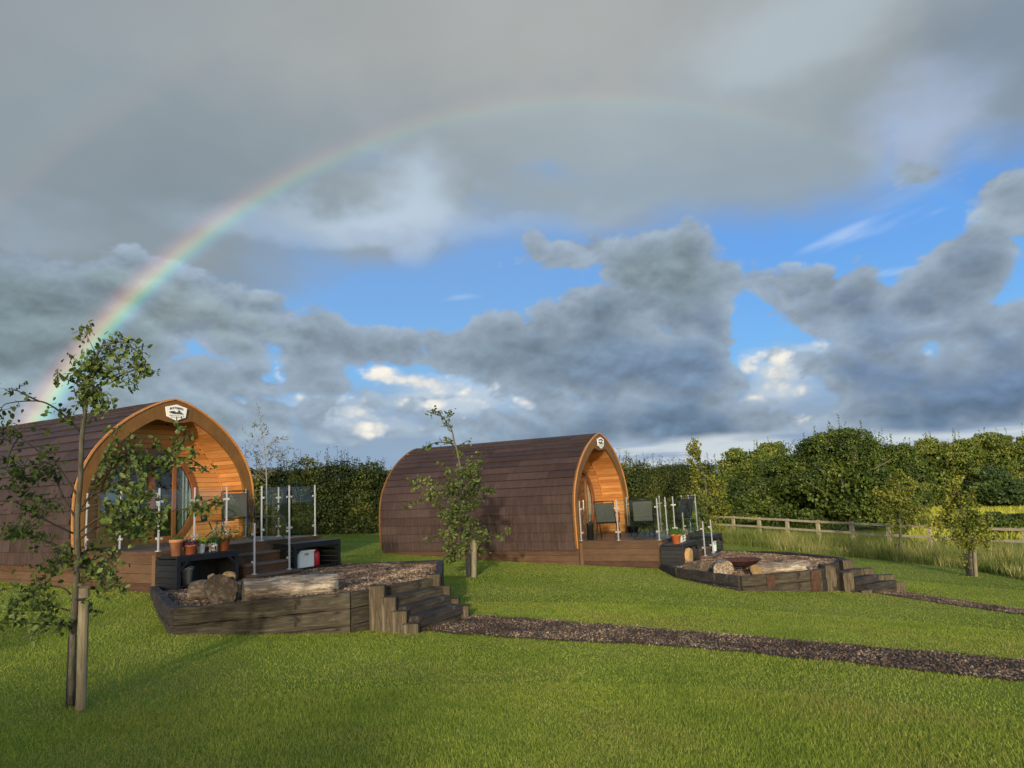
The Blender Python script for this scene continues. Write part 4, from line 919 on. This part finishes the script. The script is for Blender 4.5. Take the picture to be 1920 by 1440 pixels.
def pot(k,x,out,z,rt,rb,h,mat,label,plants,rim=True):
    e=local(k,'plant_pot',x,out,z,label=label,cat='plant pot',group='plant pots on the storage benches')
    pr=[(0,0),(rb,0),(rb+(rt-rb)*.8,h*.8)]+([(rt*1.08,h*.8),(rt*1.1,h),(rt*.95,h),(rt*.9,h*.9)] if rim else [(rt,h),(rt*.93,h),(rt*.9,h*.9)])
    MB().lathe(pr,(0,0,0),24).build('pot',M[mat],e,True)
    MB().lathe([(0,h*.9),(rt*.92,h*.9)],(0,0,0),16).build('soil',M['soil'],e)
    for p in plants: plantleaves(e,*p)
    return e
zb1=-.065+0.0; zb2=-.075
pot(0,-1.66,2.55,zb1,.10,.07,.25,'terra2','pale tall terracotta pot with low green herb, leftmost on the bench by the nearer pod',[(140,.10,.09,.035,'herb',.22)])
pot(0,-1.42,2.56,zb1,.105,.08,.15,'terra','wide low terracotta pot with a dark purple plant, second on the nearer pod\'s bench',[(200,.14,.12,.045,'purple',.12),(50,.09,.16,.04,'flower',.16)])
pot(0,-1.20,2.52,zb1,.062,.055,.15,'zinc','small whitish tin pot with a lime-green plant, middle of the bench by the nearer pod',[(120,.09,.11,.06,'limeleaf',.14)],False)
pot(0,-1.00,2.56,zb1,.075,.07,.15,'pattern','black and white patterned pot with dark herbs, fourth on the bench by the nearer pod',[(240,.12,.12,.04,'herb',.14)],False)
pot(0,-.78,2.52,zb1,.115,.085,.25,'terra','big terracotta pot of spreading pale flowers, right end of the bench by the nearer pod',[(260,.22,.24,.045,'herb',.16),(260,.23,.26,.035,'flower',.22)])
pot(1,-1.80,2.56,zb2,.12,.085,.22,'terra3','orange-red pot of green leaves on the bench by the farther pod',[(260,.18,.16,.06,'herb',.2)])
pot(1,-1.45,2.54,zb2,.075,.065,.19,'zinc','small white pot beside the orange-red pot at the farther pod',[(140,.14,.14,.05,'herb',.17)],False)
pot(1,-1.18,2.54,zb2,.075,.065,.18,'pattern','grey speckled pot at the right of the three pots at the farther pod',[(160,.13,.15,.04,'flower',.16)],False)
# bucket
e=local(0,'bucket',-1.52,2.62,-.51,label='grey metal bucket with a lid and wire handle on the shelf under the pots',cat='bucket')
MB().lathe([(0,0),(.072,0),(.092,.225),(.10,.23),(.10,.245),(.0,.252)],(0,0,0),20).build('body',M['bucket'],e,True)
MB().tube([(.098*math.cos(t),.098*math.sin(t)*.9-.02,.20-.07*math.sin(t+.0)*(1 if math.sin(t)<0 else 1)) for t in np.linspace(math.pi,2*math.pi,12)],.003,5).build('handle',M['steel'],e)
# crate, red canister
def crate(k,x,out,z,w,d,h,mat,label):
    e=local(k,'storage_crate',x,out,z,label=label,cat='crate')
    b=MB(); t=.006
    for y in (-d/2,d/2): b.bb((-w/2,y-t/2,0),(w/2,y+t/2,h))
    for xx in (-w/2,w/2): b.bb((xx-t/2,-d/2+t/2,0),(xx+t/2,d/2-t/2,h))
    b.bb((-w/2+t,-d/2+t,.002),(w/2-t,d/2-t,.008))
    for i in range(5): xx=-w/2+.03+i*(w-.06)/4; b.bb((xx-.006,-d/2-.010,0),(xx+.006,-d/2-t/2-.0005,h-.05))
    b.build('body',M[mat],e)
    b=MB(); b.bb((-w/2-.014,-d/2-.016,h-.03),(w/2+.014,d/2+.016,h+.002)); b.build('rim',M[mat],e)
    MB().bb((-.05,-d/2-.014,h-.085),(.05,-d/2-.011,h-.05)).build('handle_slot',M['bucket'],e)
    return e
crate(0,.86,2.58,-.51,.38,.28,.30,'plastic','white plastic storage crate on the shelf right of the nearer pod\'s steps')
e=local(0,'canister',1.19,2.62,-.51,label='shiny red canister standing right of the white crate',cat='canister')
MB().lathe([(0,0),(.07,0),(.075,.01),(.075,.22),(.06,.25),(.02,.26),(.02,.28),(0,.28)],(0,0,0),20).build('body',M['red'],e,True)
MB().tube([(-.05,0,.25),(-.03,0,.30),(.03,0,.30),(.05,0,.25)],.008,6).build('handle',M['red'],e)
crate(1,1.05,2.58,-.51,.30,.25,.26,'plastic','grey-white plastic crate in the right bench of the farther pod')
e=local(1,'watering_can',1.42,2.60,-.51,label='bright green watering can on the shelf of the farther pod\'s right bench',cat='watering can')
MB().lathe([(0,0),(.07,0),(.07,.16),(.05,.2),(.05,.21),(0,.21)],(0,0,0),16).build('body',M['green_p'],e,True)
MB().tube([(-.06,0,.05),(-.14,0,.16),(-.16,0,.22)],[.014,.011,.014],8).build('spout',M['green_p'],e); MB().tube([(.06,0,.06),(.12,0,.12),(.08,0,.22),(.0,0,.25),(-.04,0,.2)],.008,6).build('handle',M['green_p'],e)
# logs
def logobj(k,p0,p1,r0,r1,z,mat,label,seed=0,name='log',endmat='logend',squash=.9,sag=0):
    fr=PF[k]; a=fr.w(*p0,z); c=fr.w(*p1,z); d=Vector(c-a); L=d.length; r=random.Random(seed); n=max(6,int(L/.05)); m=22; vs=[];fs=[]
    ph=[r.uniform(0,6.28) for _ in range(8)]
    for i in range(n+1):
        t=i/n; R=r0+(r1-r0)*t
        for j in range(m):
            th=2*math.pi*j/m; q=R*(1+.09*math.sin(2*th+ph[0]+t*2)+.07*math.sin(3*th+ph[1]-t*3)+.05*math.sin(5*th+ph[2])+.05*math.sin(t*9+ph[3]+th)+.045*math.sin(11*th+t*14+ph[4])+r.uniform(-.025,.025))
            if i in (0,n): q*=.95
            vs.append((-L/2+L*t,q*math.cos(th),q*math.sin(th)*squash+R*squash*.93))
    for i in range(n):
        for j in range(m): fs.append((i*m+j,i*m+(j+1)%m,(i+1)*m+(j+1)%m,(i+1)*m+j))
    mid=(a+c)/2; e=empty(name,mid,math.atan2(d.y,d.x),label=label,cat='log',group='logs lying on the raised beds')
    MB().add(vs,fs).build('bark',M[mat],e,True)
    for s_,i,R in ((-1,0,r0),(1,n,r1)):
        ev=[v for v in vs[i*m:(i+1)*m]]; cc=(-L/2 if i==0 else L/2)+s_*.004; ev=[(cc,v[1],v[2]) for v in ev]; b=MB(); b.add(ev+[(cc+s_*.006,0,R*squash*.93)],[(j,(j+1)%m,m) for j in range(m)]); b.build('cut_end',M[endmat],e)
    return e
zl=-.56
logobj(0,(-2.56,5.18),(-1.58,5.83),.185,.155,zl,'log','long pale weathered log lying along the front rim of the nearer bed',1,endmat='log')
logobj(0,(-2.80,5.10),(-2.38,4.50),.20,.16,zl,'logdark','upright-looking grey stump end, largest in the log heap by the nearer pod',2,endmat='logdark',squash=1.0)
logobj(0,(-2.60,4.20),(-2.25,4.60),.15,.17,zl,'logdark','brown rotten log at the left of the heap by the nearer pod',3,endmat='logdark')
logobj(0,(-1.85,4.0),(-1.60,3.7),.10,.09,zl+.12,'logend','short split yellow log at the back of the heap by the nearer pod',4)
logobj(0,(-2.05,3.95),(-1.85,3.65),.06,.06,zl+.16,'logend','small wedge of split wood peeping over the heap by the nearer pod',5)
logobj(1,(-3.55,3.65),(-3.25,3.20),.15,.13,zl,'logdark','dark rough log nearest the black bench on the farther bed',6,endmat='logdark')
logobj(1,(-4.0,4.15),(-3.25,3.9),.19,.16,zl,'log','thick pale log left of the rusty bowl',7,endmat='log')
logobj(1,(-3.95,4.75),(-3.0,5.55),.16,.13,zl,'log','long pale log with a sawn end right of the rusty bowl',8)
logobj(1,(-1.79,2.88),(-1.79,2.38),.15,.15,-.50,'logend','large freshly cut orange log inside the farther pod\'s left bench',9,squash=1.05)
# fire bowl
e=local(1,'fire_bowl',-2.95,4.25,-.56,label='wide rusty steel fire bowl on the farther raised bed',cat='fire bowl')
MB().lathe([(0,.10),(.16,.11),(.30,.16),(.40,.24),(.43,.25),(.42,.255),(.39,.25),(.29,.18),(.15,.13),(0,.12)],(0,0,0),28).build('bowl',M['rust'],e,True)
for i in range(3):
    t=i*2.094; MB().tube([(.16*math.cos(t),.16*math.sin(t),.12),(.24*math.cos(t),.24*math.sin(t),0)],.012,6).build('leg',M['rust'],e)
# chairs
def chair(k,x,out,rz,label,fab='sling'):
    e=local(k,'sling_chair',x,out,0,rz,label=label,cat='garden chair',group='sling chairs on the pod decks')
    W=.245; fr_=M['darkmetal']
    def sheet(pts,name):   # pts (y,z) profile
        b=MB(); vs=[]
        for y,z in pts: vs+=[(-W+.015,y,z),(W-.015,y,z)]
        for y,z in pts: vs+=[(-W+.015,y+.004,z-.006),(W-.015,y+.004,z-.006)]
        n=len(pts); fs=[(2*i,2*i+1,2*i+3,2*i+2) for i in range(n-1)]+[(2*n+2*i,2*n+2*i+2,2*n+2*i+3,2*n+2*i+1) for i in range(n-1)]
        b.add(vs,fs); return b.build(name,M[fab],e,True)
    # front of the chair is -y ; the back leans to +y
    sheet([(.20,.44),(.245,.55),(.30,.70),(.345,.83),(.36,.91)],'backrest'); sheet([(-.24,.43),(-.1,.405),(.08,.40),(.2,.42)],'seat')
    for s in (-1,1):
        b=MB(); b.tube([(s*W,.395,.95),(s*W,.20,.41),(s*W,-.22,.43),(s*W,-.27,.42)],.012,8); b.build('side_frame',fr_,e,True)
        MB().tube([(s*W,-.10,.42),(s*(W+.0),-.28,0)],.011,8).build('leg',fr_,e,True); MB().tube([(s*W,.12,.42),(s*W,.34,0)],.011,8).build('leg',fr_,e,True)
        MB().tube([(s*W,.29,.66),(s*(W+.01),.0,.645),(s*(W+.01),-.22,.635),(s*W,-.24,.43)],.013,8).build('armrest',fr_,e,True)
    b=MB(); b.tube([(-W,.395,.95),(W,.395,.95)],.012,8); b.tube([(-W,-.27,.42),(W,-.27,.42)],.012,8);b.tube([(-W,.20,.40),(W,.20,.40)],.010,8); b.build('crossbar',fr_,e,True)
    return e
# pod local +y = into pod; camera sees pod2's side from -x. chairs with backs to the camera: back (+y local of chair) toward -x -> rotate +90deg
chair(1,-1.15,.62,R_(100),'grey sling chair with its back to the camera, nearest the farther pod\'s doorway')
chair(1,-.98,1.50,R_(110),'grey sling chair with its back to the camera, farther out on the farther pod\'s deck')
chair(1,.25,1.05,R_(95),'dark cloth chair between the two grey chairs on the farther pod\'s deck','darkcloth')
chair(1,.55,1.95,R_(150),'dark chair behind the glass at the front corner of the farther pod\'s deck','darkcloth')
chair(0,1.05,.55,R_(-35),'dark grey sling chair in the right corner of the nearer pod\'s deck','darksling')
chair(0,1.15,1.45,R_(-150),'dark sling chair seen through the glass at the front of the nearer pod\'s deck','darkcloth')
def table(k,x,out,label,r=.38,h=.55):
    e=local(k,'bistro_table',x,out,0,label=label,cat='table',group='small round tables on the decks')
    MB().lathe([(0,h-.02),(r,h-.02),(r,h),(0,h)],(0,0,0),28).build('tabletop',M['darkmetal'],e)
    for i in range(3):
        t=i*2.094+.4; MB().tube([(.1*math.cos(t),.1*math.sin(t),h-.02),(.03*math.cos(t),.03*math.sin(t),h*.5),(r*.8*math.cos(t),r*.8*math.sin(t),0)],.011,6).build('leg',M['darkmetal'],e)
    return e
table(0,.25,.95,'small dark round table on the nearer pod\'s deck',.36,.40); table(1,-.3,1.3,'small dark round table among the chairs on the farther pod\'s deck')
e=local(0,'potted_plant',.02,.95,.40,label='leafy plant in a small black pot on the nearer deck\'s table',cat='plant pot')
MB().lathe([(0,0),(.05,0),(.065,.10),(.058,.10),(.05,.09),(0,.09)],(0,0,0),16).build('pot',M['darkmetal'],e,True); plantleaves(e,160,.11,.30,.05,'herb',.09)
e=local(1,'planter_tub',1.35,.35,0,label='low dark green tub by the wall lamp on the farther pod\'s porch',cat='tub')
MB().lathe([(0,0),(.13,0),(.18,.15),(.19,.16),(.165,.15),(0,.13)],(0,0,0),20).build('tub',M['mesh'],e,True); plantleaves(e,120,.15,.08,.05,'herb',.13)
e=local(1,'litter_bin',-1.38,.22,0,label='slim black bin just inside the near edge of the farther pod\'s porch',cat='bin')
MB().lathe([(0,0),(.085,0),(.085,.38),(.09,.385),(.09,.41),(.0,.43)],(0,0,0),20).build('body',M['mesh'],e,True); MB().lathe([(.0,.43),(.03,.43),(.03,.455),(0,.46)],(0,0,0),10).build('knob',M['darkmetal'],e)
#==SKY==
def azel(u,v):
    d=ray(u,v); d=d/np.linalg.norm(d); return math.degrees(math.atan2(d[0],d[1])),math.degrees(math.asin(d[2]))
EXPO=0.6
# ---- sky colour as a function of direction (numpy, procedural noise)
_hr=np.random.default_rng(5); _perm=_hr.permutation(256); _perm=np.concatenate([_perm,_perm]).astype(np.int64); _grad=unit(_hr.normal(0,1,(256,3)))
def pnoise(p):
    i=np.floor(p).astype(np.int64); f=p-i; i&=255; u=f*f*f*(f*(f*6-15)+10); r=0
    for a in (0,1):
        for b in (0,1):
            for c_ in (0,1):
                h=_perm[(_perm[(_perm[(i[:,0]+a)&255]+i[:,1]+b)&255]+i[:,2]+c_)&255]; g=_grad[h]
                d=g[:,0]*(f[:,0]-a)+g[:,1]*(f[:,1]-b)+g[:,2]*(f[:,2]-c_)
                w=(u[:,0] if a else 1-u[:,0])*(u[:,1] if b else 1-u[:,1])*(u[:,2] if c_ else 1-u[:,2]); r=r+w*d
    return r*1.6
def fbm(p,oct_,lac=2.03,g=.5,bil=False):
    r=0;a=1;t=0
    for k in range(oct_):
        n=pnoise(p+k*17.3); n=(np.abs(n)*2-.55) if bil else n
        r=r+a*n;t+=a;a*=g;p=p*lac
    return r/t
def sst(a,b,x): t=np.clip((x-a)/(b-a),0,1); return t*t*(3-2*t)
def sky_colour(v):
    """v: (n,3) unit directions -> linear colour at exposure 0 (display values)"""
    az=np.degrees(np.arctan2(v[:,0],v[:,1])); el=np.degrees(np.arcsin(np.clip(v[:,2],-1,1)))
    n=len(v); q=v*np.array([1,1,1.55])
    def L(*c_): return np.array(lin(c_))
    def dist(t,wx,wy):
        cx,cy,rx,ry,rot=t[:5]; A,E=azel(cx,cy); A1,E1=azel(cx+10,cy);A2,E2=azel(cx,cy-10)
        sx=math.hypot(A1-A,E1-E)/10*rx; sy=math.hypot(A2-A,E2-E)/10*ry; a=R_(rot)+math.atan2(E1-E,A1-A); c_,s_=math.cos(a),math.sin(a)
        dx=az+wx-A;dy=el+wy-E; return np.hypot((c_*dx+s_*dy)/sx,(-s_*dx+c_*dy)/sy),min(sx,sy)
    w1x=fbm(q*3,2)*3;w1y=fbm(q*3+9,2)*2
    def layer(cur,t,col_,a,soft):
        d,_=dist(t,w1x,w1y); m=a*(1-sst(1-soft,1+soft,d)); return cur*(1-m[:,None])+np.array(lin(col_))*m[:,None]
    # blue
    tb=sst(3,20,el); tr=sst(-5,25,az)
    cur=L(130,192,242)*(1-tb)[:,None]+(L(118,163,219)*(1-tr)[:,None]+L(103,160,230)*tr[:,None])*tb[:,None]
    # thin high wisps
    st=fbm(np.stack([az*.05+el*.10,el*.55-az*.16,az*0],1),4)
    wis=np.zeros(n)
    for t in WISP: d,_=dist(t,w1x*.4,w1y*.4); wis=np.maximum(wis,(1-sst(.2,1.1,d))*sst(-.25,.45,st)*t[5])
    cur=cur*(1-wis)[:,None]+L(205,220,242)*wis[:,None]
    # upper veil
    vf=np.full(n,-99.); 
    for t in VEIL: d,s_=dist(t,w1x,w1y); vf=np.maximum(vf,(1-d)*s_)
    for t in VHOLE: d,s_=dist(t,w1x,w1y); vf=np.minimum(vf,-(1-d)*s_)
    nz=fbm(q*7,5); vf=vf+nz*2.0
    va=sst(-1.6,2.2,vf)
    vc=np.tile(L(150,160,166),(n,1))
    w1x=w1x+fbm(q*11+1,5)*3.2; w1y=w1y+fbm(q*11+31,5)*2.4
    for t in VCOL: vc=layer(vc,t[:5],t[6],t[7],t[5])
    vt=1+.10*fbm(q*5+3,4)+.05*fbm(np.stack([q[:,0]*9+q[:,2]*5,q[:,1]*9,q[:,2]*22],1),3)*sst(26,18,el)
    vc=vc*vt[:,None]
    cur=cur*(1-va)[:,None]+vc*va[:,None]
    s5g=fbm(np.stack([q[:,0]*10,q[:,1]*10,q[:,2]*30],1)+7,5)
    # pale haze low down
    hz_=sst(11,4.5,el+fbm(q*8+2,4)*2.5)*.92; hc=L(146,165,187)*(1+.16*fbm(np.stack([q[:,0]*7,q[:,1]*7,q[:,2]*20],1),4))[:,None]; cur=cur*(1-hz_)[:,None]+hc*hz_[:,None]
    for t in GLEAM:
        d,_=dist(t,w1x*.4,w1y*.4); m=t[5]*(1-sst(.25,1.15,d+.5*s5g)); cur=cur*(1-m)[:,None]+L(196,208,218)*m[:,None]
    # bright far cumulus
    Bf=np.full(n,-99.)
    for t in BRI: d,s_=dist(t,w1x*.25,w1y*.25); Bf=np.maximum(Bf,(1-d)*s_)
    qb=q*22; nb=fbm(qb,5,bil=True)+.6*fbm(qb*.5+5,3); nb2=fbm(qb+np.array([.0,0,.75]),4,bil=True)+.6*fbm((qb+np.array([0,0,.75]))*.5+5,3)
    Bd=Bf+nb*1.2; ba=sst(-.15,.8,Bd); lit=np.clip(.48-(nb2-nb)*.55+Bd*.12,0,1)
    bc=L(168,182,200)*(1-lit)[:,None]+L(246,241,228)*lit[:,None]
    cur=cur*(1-ba)[:,None]+bc*ba[:,None]
    # grey cumulus
    Df=np.full(n,-99.)
    for t in CUM: d,s_=dist(t,w1x*.5,w1y*.5); Df=np.maximum(Df,(1-d)*s_)
    for t in GAP: d,s_=dist(t,w1x*.3,w1y*.3); Df=np.minimum(Df,(d-1)*s_*1.0)
    def dn(o):
        a=q+np.array([0,0,o]); return 1.25*fbm(a*6.5,3)+.85*fbm(a*13+4,5,bil=True,g=.55)
    n0=dn(0); n1=dn(.022); n2=fbm((q)*34,4,g=.6); n3=fbm((q+np.array([0,0,.006]))*34,4,g=.6)
    D=Df+.45+n0*1.7+n2*.28; da=sst(-.1,.6,D)
    core=sst(0,3.0,D+n0*.8)
    cc=np.tile(L(124,138,154),(n,1))
    for t in CCOL: cc=layer(cc,t[:5],t[6],t[7],t[5])
    edge=L(150,167,184)
    col_=edge*(1-core)[:,None]+cc*core[:,None]
    sh=np.clip(1-(n1-n0)*.46-(n3-n2)*.12+n0*.08,.74,1.36); col_=col_*(1+(sh-1)*sst(28,20,el))[:,None]
    cur=cur*(1-da)[:,None]+col_*da[:,None]
    # strip of pale light under the cloud base on the right
    A0,E0=azel(1150,822);A1,E1=azel(1920,786); line=E0+(E1-E0)/(A1-A0)*(az-A0)+fbm(q*9,4)*.55
    m=.92*sst(-.15,.6,line-el)*(1-.35*sst(1.6,3.4,line-el))*sst(azel(860,830)[0],azel(1250,830)[0],az); s5=fbm(np.stack([q[:,0]*6,q[:,1]*6,q[:,2]*38],1),5)
    k=sst(-.3,.4,s5+.06); sc2=L(134,158,188)*(1-k)[:,None]+L(205,214,220)*k[:,None]; cur=cur*(1-m)[:,None]+sc2*m[:,None]
    # rainbow
    th=np.degrees(np.arccos(np.clip(v@sunray(),-1,1)))
    def bow(x,st_): 
        x0=[s_[0] for s_ in st_]; return np.stack([np.interp(x,x0,[s_[1][i] for s_ in st_]) for i in range(3)],1)
    amp=np.interp(az,[-36,-31,-26,-20,-12,-3,6,14,19,23],[1.10,1.0,.68,.34,.17,.12,.11,.10,.085,.05]); amp=amp*(1+.12*fbm(q*6,3))
    b_=bow(th,[(40.0,(0,0,0)),(40.45,(.02,.02,.06)),(40.8,(.02,.11,.17)),(41.15,(.07,.26,.16)),(41.5,(.27,.30,.10)),(41.8,(.34,.20,.08)),(42.15,(.20,.07,.05)),(42.6,(.05,.015,.02)),(43,(0,0,0))])
    cur=cur+b_*amp[:,None]
    b_=bow(th,[(50,(0,0,0)),(50.8,(.035,.012,.012)),(51.6,(.02,.02,.01)),(52.6,(.005,.012,.015)),(54,(0,0,0))]); cur=cur+b_*(amp*.8)[:,None]
    cur=cur*(1+.04*sst(42,41,th)*sst(-40,-25,az))[:,None]
    return cur
# lists: cx,cy,rx,ry,rot in photo pixels, turned into directions by azel()
GLEAM=[(840,738,170,44,0,.8),(610,762,110,34,0,.7),(1445,712,70,60,0,.75),(1510,668,70,18,6,.6),(700,800,140,26,0,.4),(1640,800,200,12,0,.5)]
WISP=[(1640,432,140,26,20,.85),(1560,465,80,22,18,.6),(1720,405,70,10,14,.8),(830,557,75,8,0,.5),(1680,515,60,9,14,.9),(1700,250,260,160,30,.45)]
VEIL=[(300,150,700,330,0),(900,60,700,330,0),(1300,230,420,220,0),(1500,60,520,200,-10),(1850,120,260,180,0),(200,420,480,170,0),(700,360,360,105,0),(1050,370,330,85,0),(500,330,300,120,0),(1760,230,150,100,30)]
VHOLE=[]
VCOL=[(1000,60,520,210,0,.8,(170,173,172),.9),(1500,60,280,110,25,.7,(178,191,200),.8),(1930,120,190,240,0,.7,(130,147,164),.85),(330,400,430,170,0,.8,(133,148,158),.85),(30,430,120,60,0,.8,(155,172,188),.5),
(1250,390,430,150,0,.8,(147,163,176),.9),(1150,250,380,70,0,.7,(160,172,178),.6),(640,405,230,40,0,.7,(163,182,200),.85),(775,365,74,56,0,.9,(188,205,220),.8),(740,400,150,26,-4,.8,(186,203,220),.6),(850,432,260,20,2,.8,(168,186,208),.7),(1740,235,110,75,35,.9,(172,190,220),.75),(1200,440,160,40,0,.8,(135,152,172),.5)]
BRI=[(522,704,16,22,0),(520,680,10,12,0),(560,745,50,9,0),(635,748,60,8,0),(655,772,36,12,0),(728,700,30,11,-12),(805,712,104,22,-5),(905,718,26,7,0),(840,748,120,9,0),(700,790,60,18,0),(930,760,60,9,0),(1312,634,24,9,-10),(1346,656,24,10,-25),(1398,687,26,19,0),(1434,676,34,14,0),(1450,714,27,34,-12),(1420,746,44,8,0),(1480,690,34,10,8),(1534,650,42,12,8),(1890,628,12,13,0),(1730,655,26,6,0),(1500,730,9,6,0),(1600,795,60,6,0)]
CUM=[(620,720,200,60,0),(1000,760,280,90,0),(1400,770,260,60,0),(1500,720,60,30,0),(820,650,60,26,0),(760,740,160,60,0),(60,620,330,150,-5),(300,570,170,80,-10),(420,605,150,80,-24),(560,655,130,70,-12),(690,675,100,56,-8),(300,760,420,100,0),(600,770,300,60,0),(930,700,160,50,0),(850,680,110,38,0),
(1000,672,150,82,12),(940,625,60,36,0),(1170,650,190,120,0),(1245,512,128,74,-12),(1095,472,80,34,-8),(1335,550,56,66,0),(1180,770,420,110,0),(1330,740,170,90,0),
(1560,580,160,66,0),(1460,540,80,36,-6),(1790,492,92,46,36),(1690,575,140,54,20),(1720,730,420,100,0),(1860,680,180,80,0),(1895,355,95,44,0),(1715,325,34,13,0),(1888,588,40,16,0)]
GAP=[(518,690,20,32,8),(590,748,70,9,0),(660,772,44,12,0),(735,702,42,16,-10),(815,716,124,30,-5),(870,750,130,16,0),(955,754,50,16,0),(690,790,70,18,0),(1322,640,34,11,-20),(1352,658,26,10,-20),(1395,668,36,42,0),(1446,710,36,44,-12),(1425,746,46,9,0),(1530,652,48,14,8),(1500,730,11,8,0),(1890,628,14,13,0),(1735,652,40,8,0),(1400,600,48,60,0)]
CCOL=[(150,620,420,170,0,.7,(128,146,152),.9),(420,600,170,80,-22,.6,(141,157,162),.9),(560,830,420,70,0,.7,(152,173,185),.95),(100,800,330,90,0,.6,(148,168,175),.9),(470,720,140,80,0,.7,(126,145,155),.8),(700,690,160,70,0,.7,(124,141,155),.9),
(1010,670,170,80,10,.6,(118,136,150),.95),(1180,640,180,100,0,.6,(114,132,149),.95),(1245,510,130,72,-12,.6,(124,140,149),.95),(1180,780,420,80,0,.7,(122,145,167),.95),(850,810,240,60,0,.7,(146,170,189),.85),(1300,700,180,70,0,.7,(114,135,159),.9),
(1560,580,180,80,0,.6,(112,129,149),.95),(1760,510,150,90,20,.6,(114,130,148),.95),(1700,715,420,90,0,.7,(106,130,160),.95),(1895,350,100,60,0,.6,(132,147,159),.95),(1650,790,620,34,3,.7,(90,112,136),.9),(1300,795,320,34,0,.7,(104,126,150),.8),(1440,745,80,40,0,.7,(150,166,177),.7)]

# front half of the sky as a dome 3 km away; the world behind it is the clear evening sky on the sun's side
def sky_dome():
    def uv(a0,a1,na,e0,e1,ne):
        A,E=np.meshgrid(np.radians(np.linspace(a0,a1,na)),np.radians(np.linspace(e0,e1,ne))); v=np.stack([np.sin(A)*np.cos(E),np.cos(A)*np.cos(E),np.sin(E)],-1).reshape(-1,3)
        I=(np.arange(ne-1)[:,None]*na+np.arange(na-1)[None]).ravel(); return v,np.stack([I,I+1,I+na+1,I+na],1)
    Vs=[];Qs=[];o=0
    for a in ((-46,46,860,-2.5,46,470),(-100,-46,28,-2.5,46,30),(46,100,28,-2.5,46,30),(-100,100,80,46,89.9,24)):
        v,q=uv(*a); Vs.append(v);Qs.append(q+o);o+=len(v)
    V=np.concatenate(Vs);Q=np.concatenate(Qs); C=np.concatenate([sky_colour(V[i:i+60000]) for i in range(0,len(V),60000)])
    Ms=D.materials.new('sky_light'); Ms.use_nodes=True; n=NT(Ms.node_tree); at_=n.n('ShaderNodeAttribute'); at_.attribute_name='sky_colour'
    em=n.n('ShaderNodeEmission'); em.inputs[1].default_value=2**-EXPO; n.l(at_.outputs['Color'],em.inputs[0]); oo=n.n('ShaderNodeOutputMaterial'); n.l(em.outputs[0],oo.inputs[0])
    Ms.cycles.emission_sampling='NONE'
    o_=npmesh('sky',V*3000,Q,Ms,smooth=True,loc=EYE); at2=o_.data.color_attributes.new('sky_colour','FLOAT_COLOR','POINT')
    at2.data.foreach_set('color',np.concatenate([C,np.ones((len(C),1))],1).astype(np.float32).ravel()); tag(o_,kind='structure')
sky_dome()
W=D.worlds.new('World'); sc.world=W; W.use_nodes=True; N=NT(W.node_tree)
out=N.n('ShaderNodeOutputWorld'); bg=N.n('ShaderNodeBackground')
sky=N.n('ShaderNodeTexSky'); sky.sky_type='NISHITA'; sky.sun_disc=False; sky.sun_elevation=.2131; sky.sun_rotation=math.pi+.072; sky.air_density=1; sky.dust_density=1.2
N.l(sky.outputs[0],bg.inputs[0]); bg.inputs[1].default_value=.15; N.l(bg.outputs[0],out.inputs[0])
# sun
sl_=D.lights.new('sun','SUN'); sl_.energy=2.9; sl_.angle=R_(1.6); sl_.color=(1.0,.86,.66); so_=D.objects.new('sun',sl_); col.objects.link(so_)
so_.rotation_euler=Vector(sunray()).to_track_quat('-Z','Y').to_euler(); so_.location=(0,-20,20)
vs=sc.view_settings; vs.view_transform='Standard'; vs.look='None'; vs.exposure=EXPO; vs.gamma=1
sc.render.engine='CYCLES'; sc.cycles.transparent_max_bounces=24
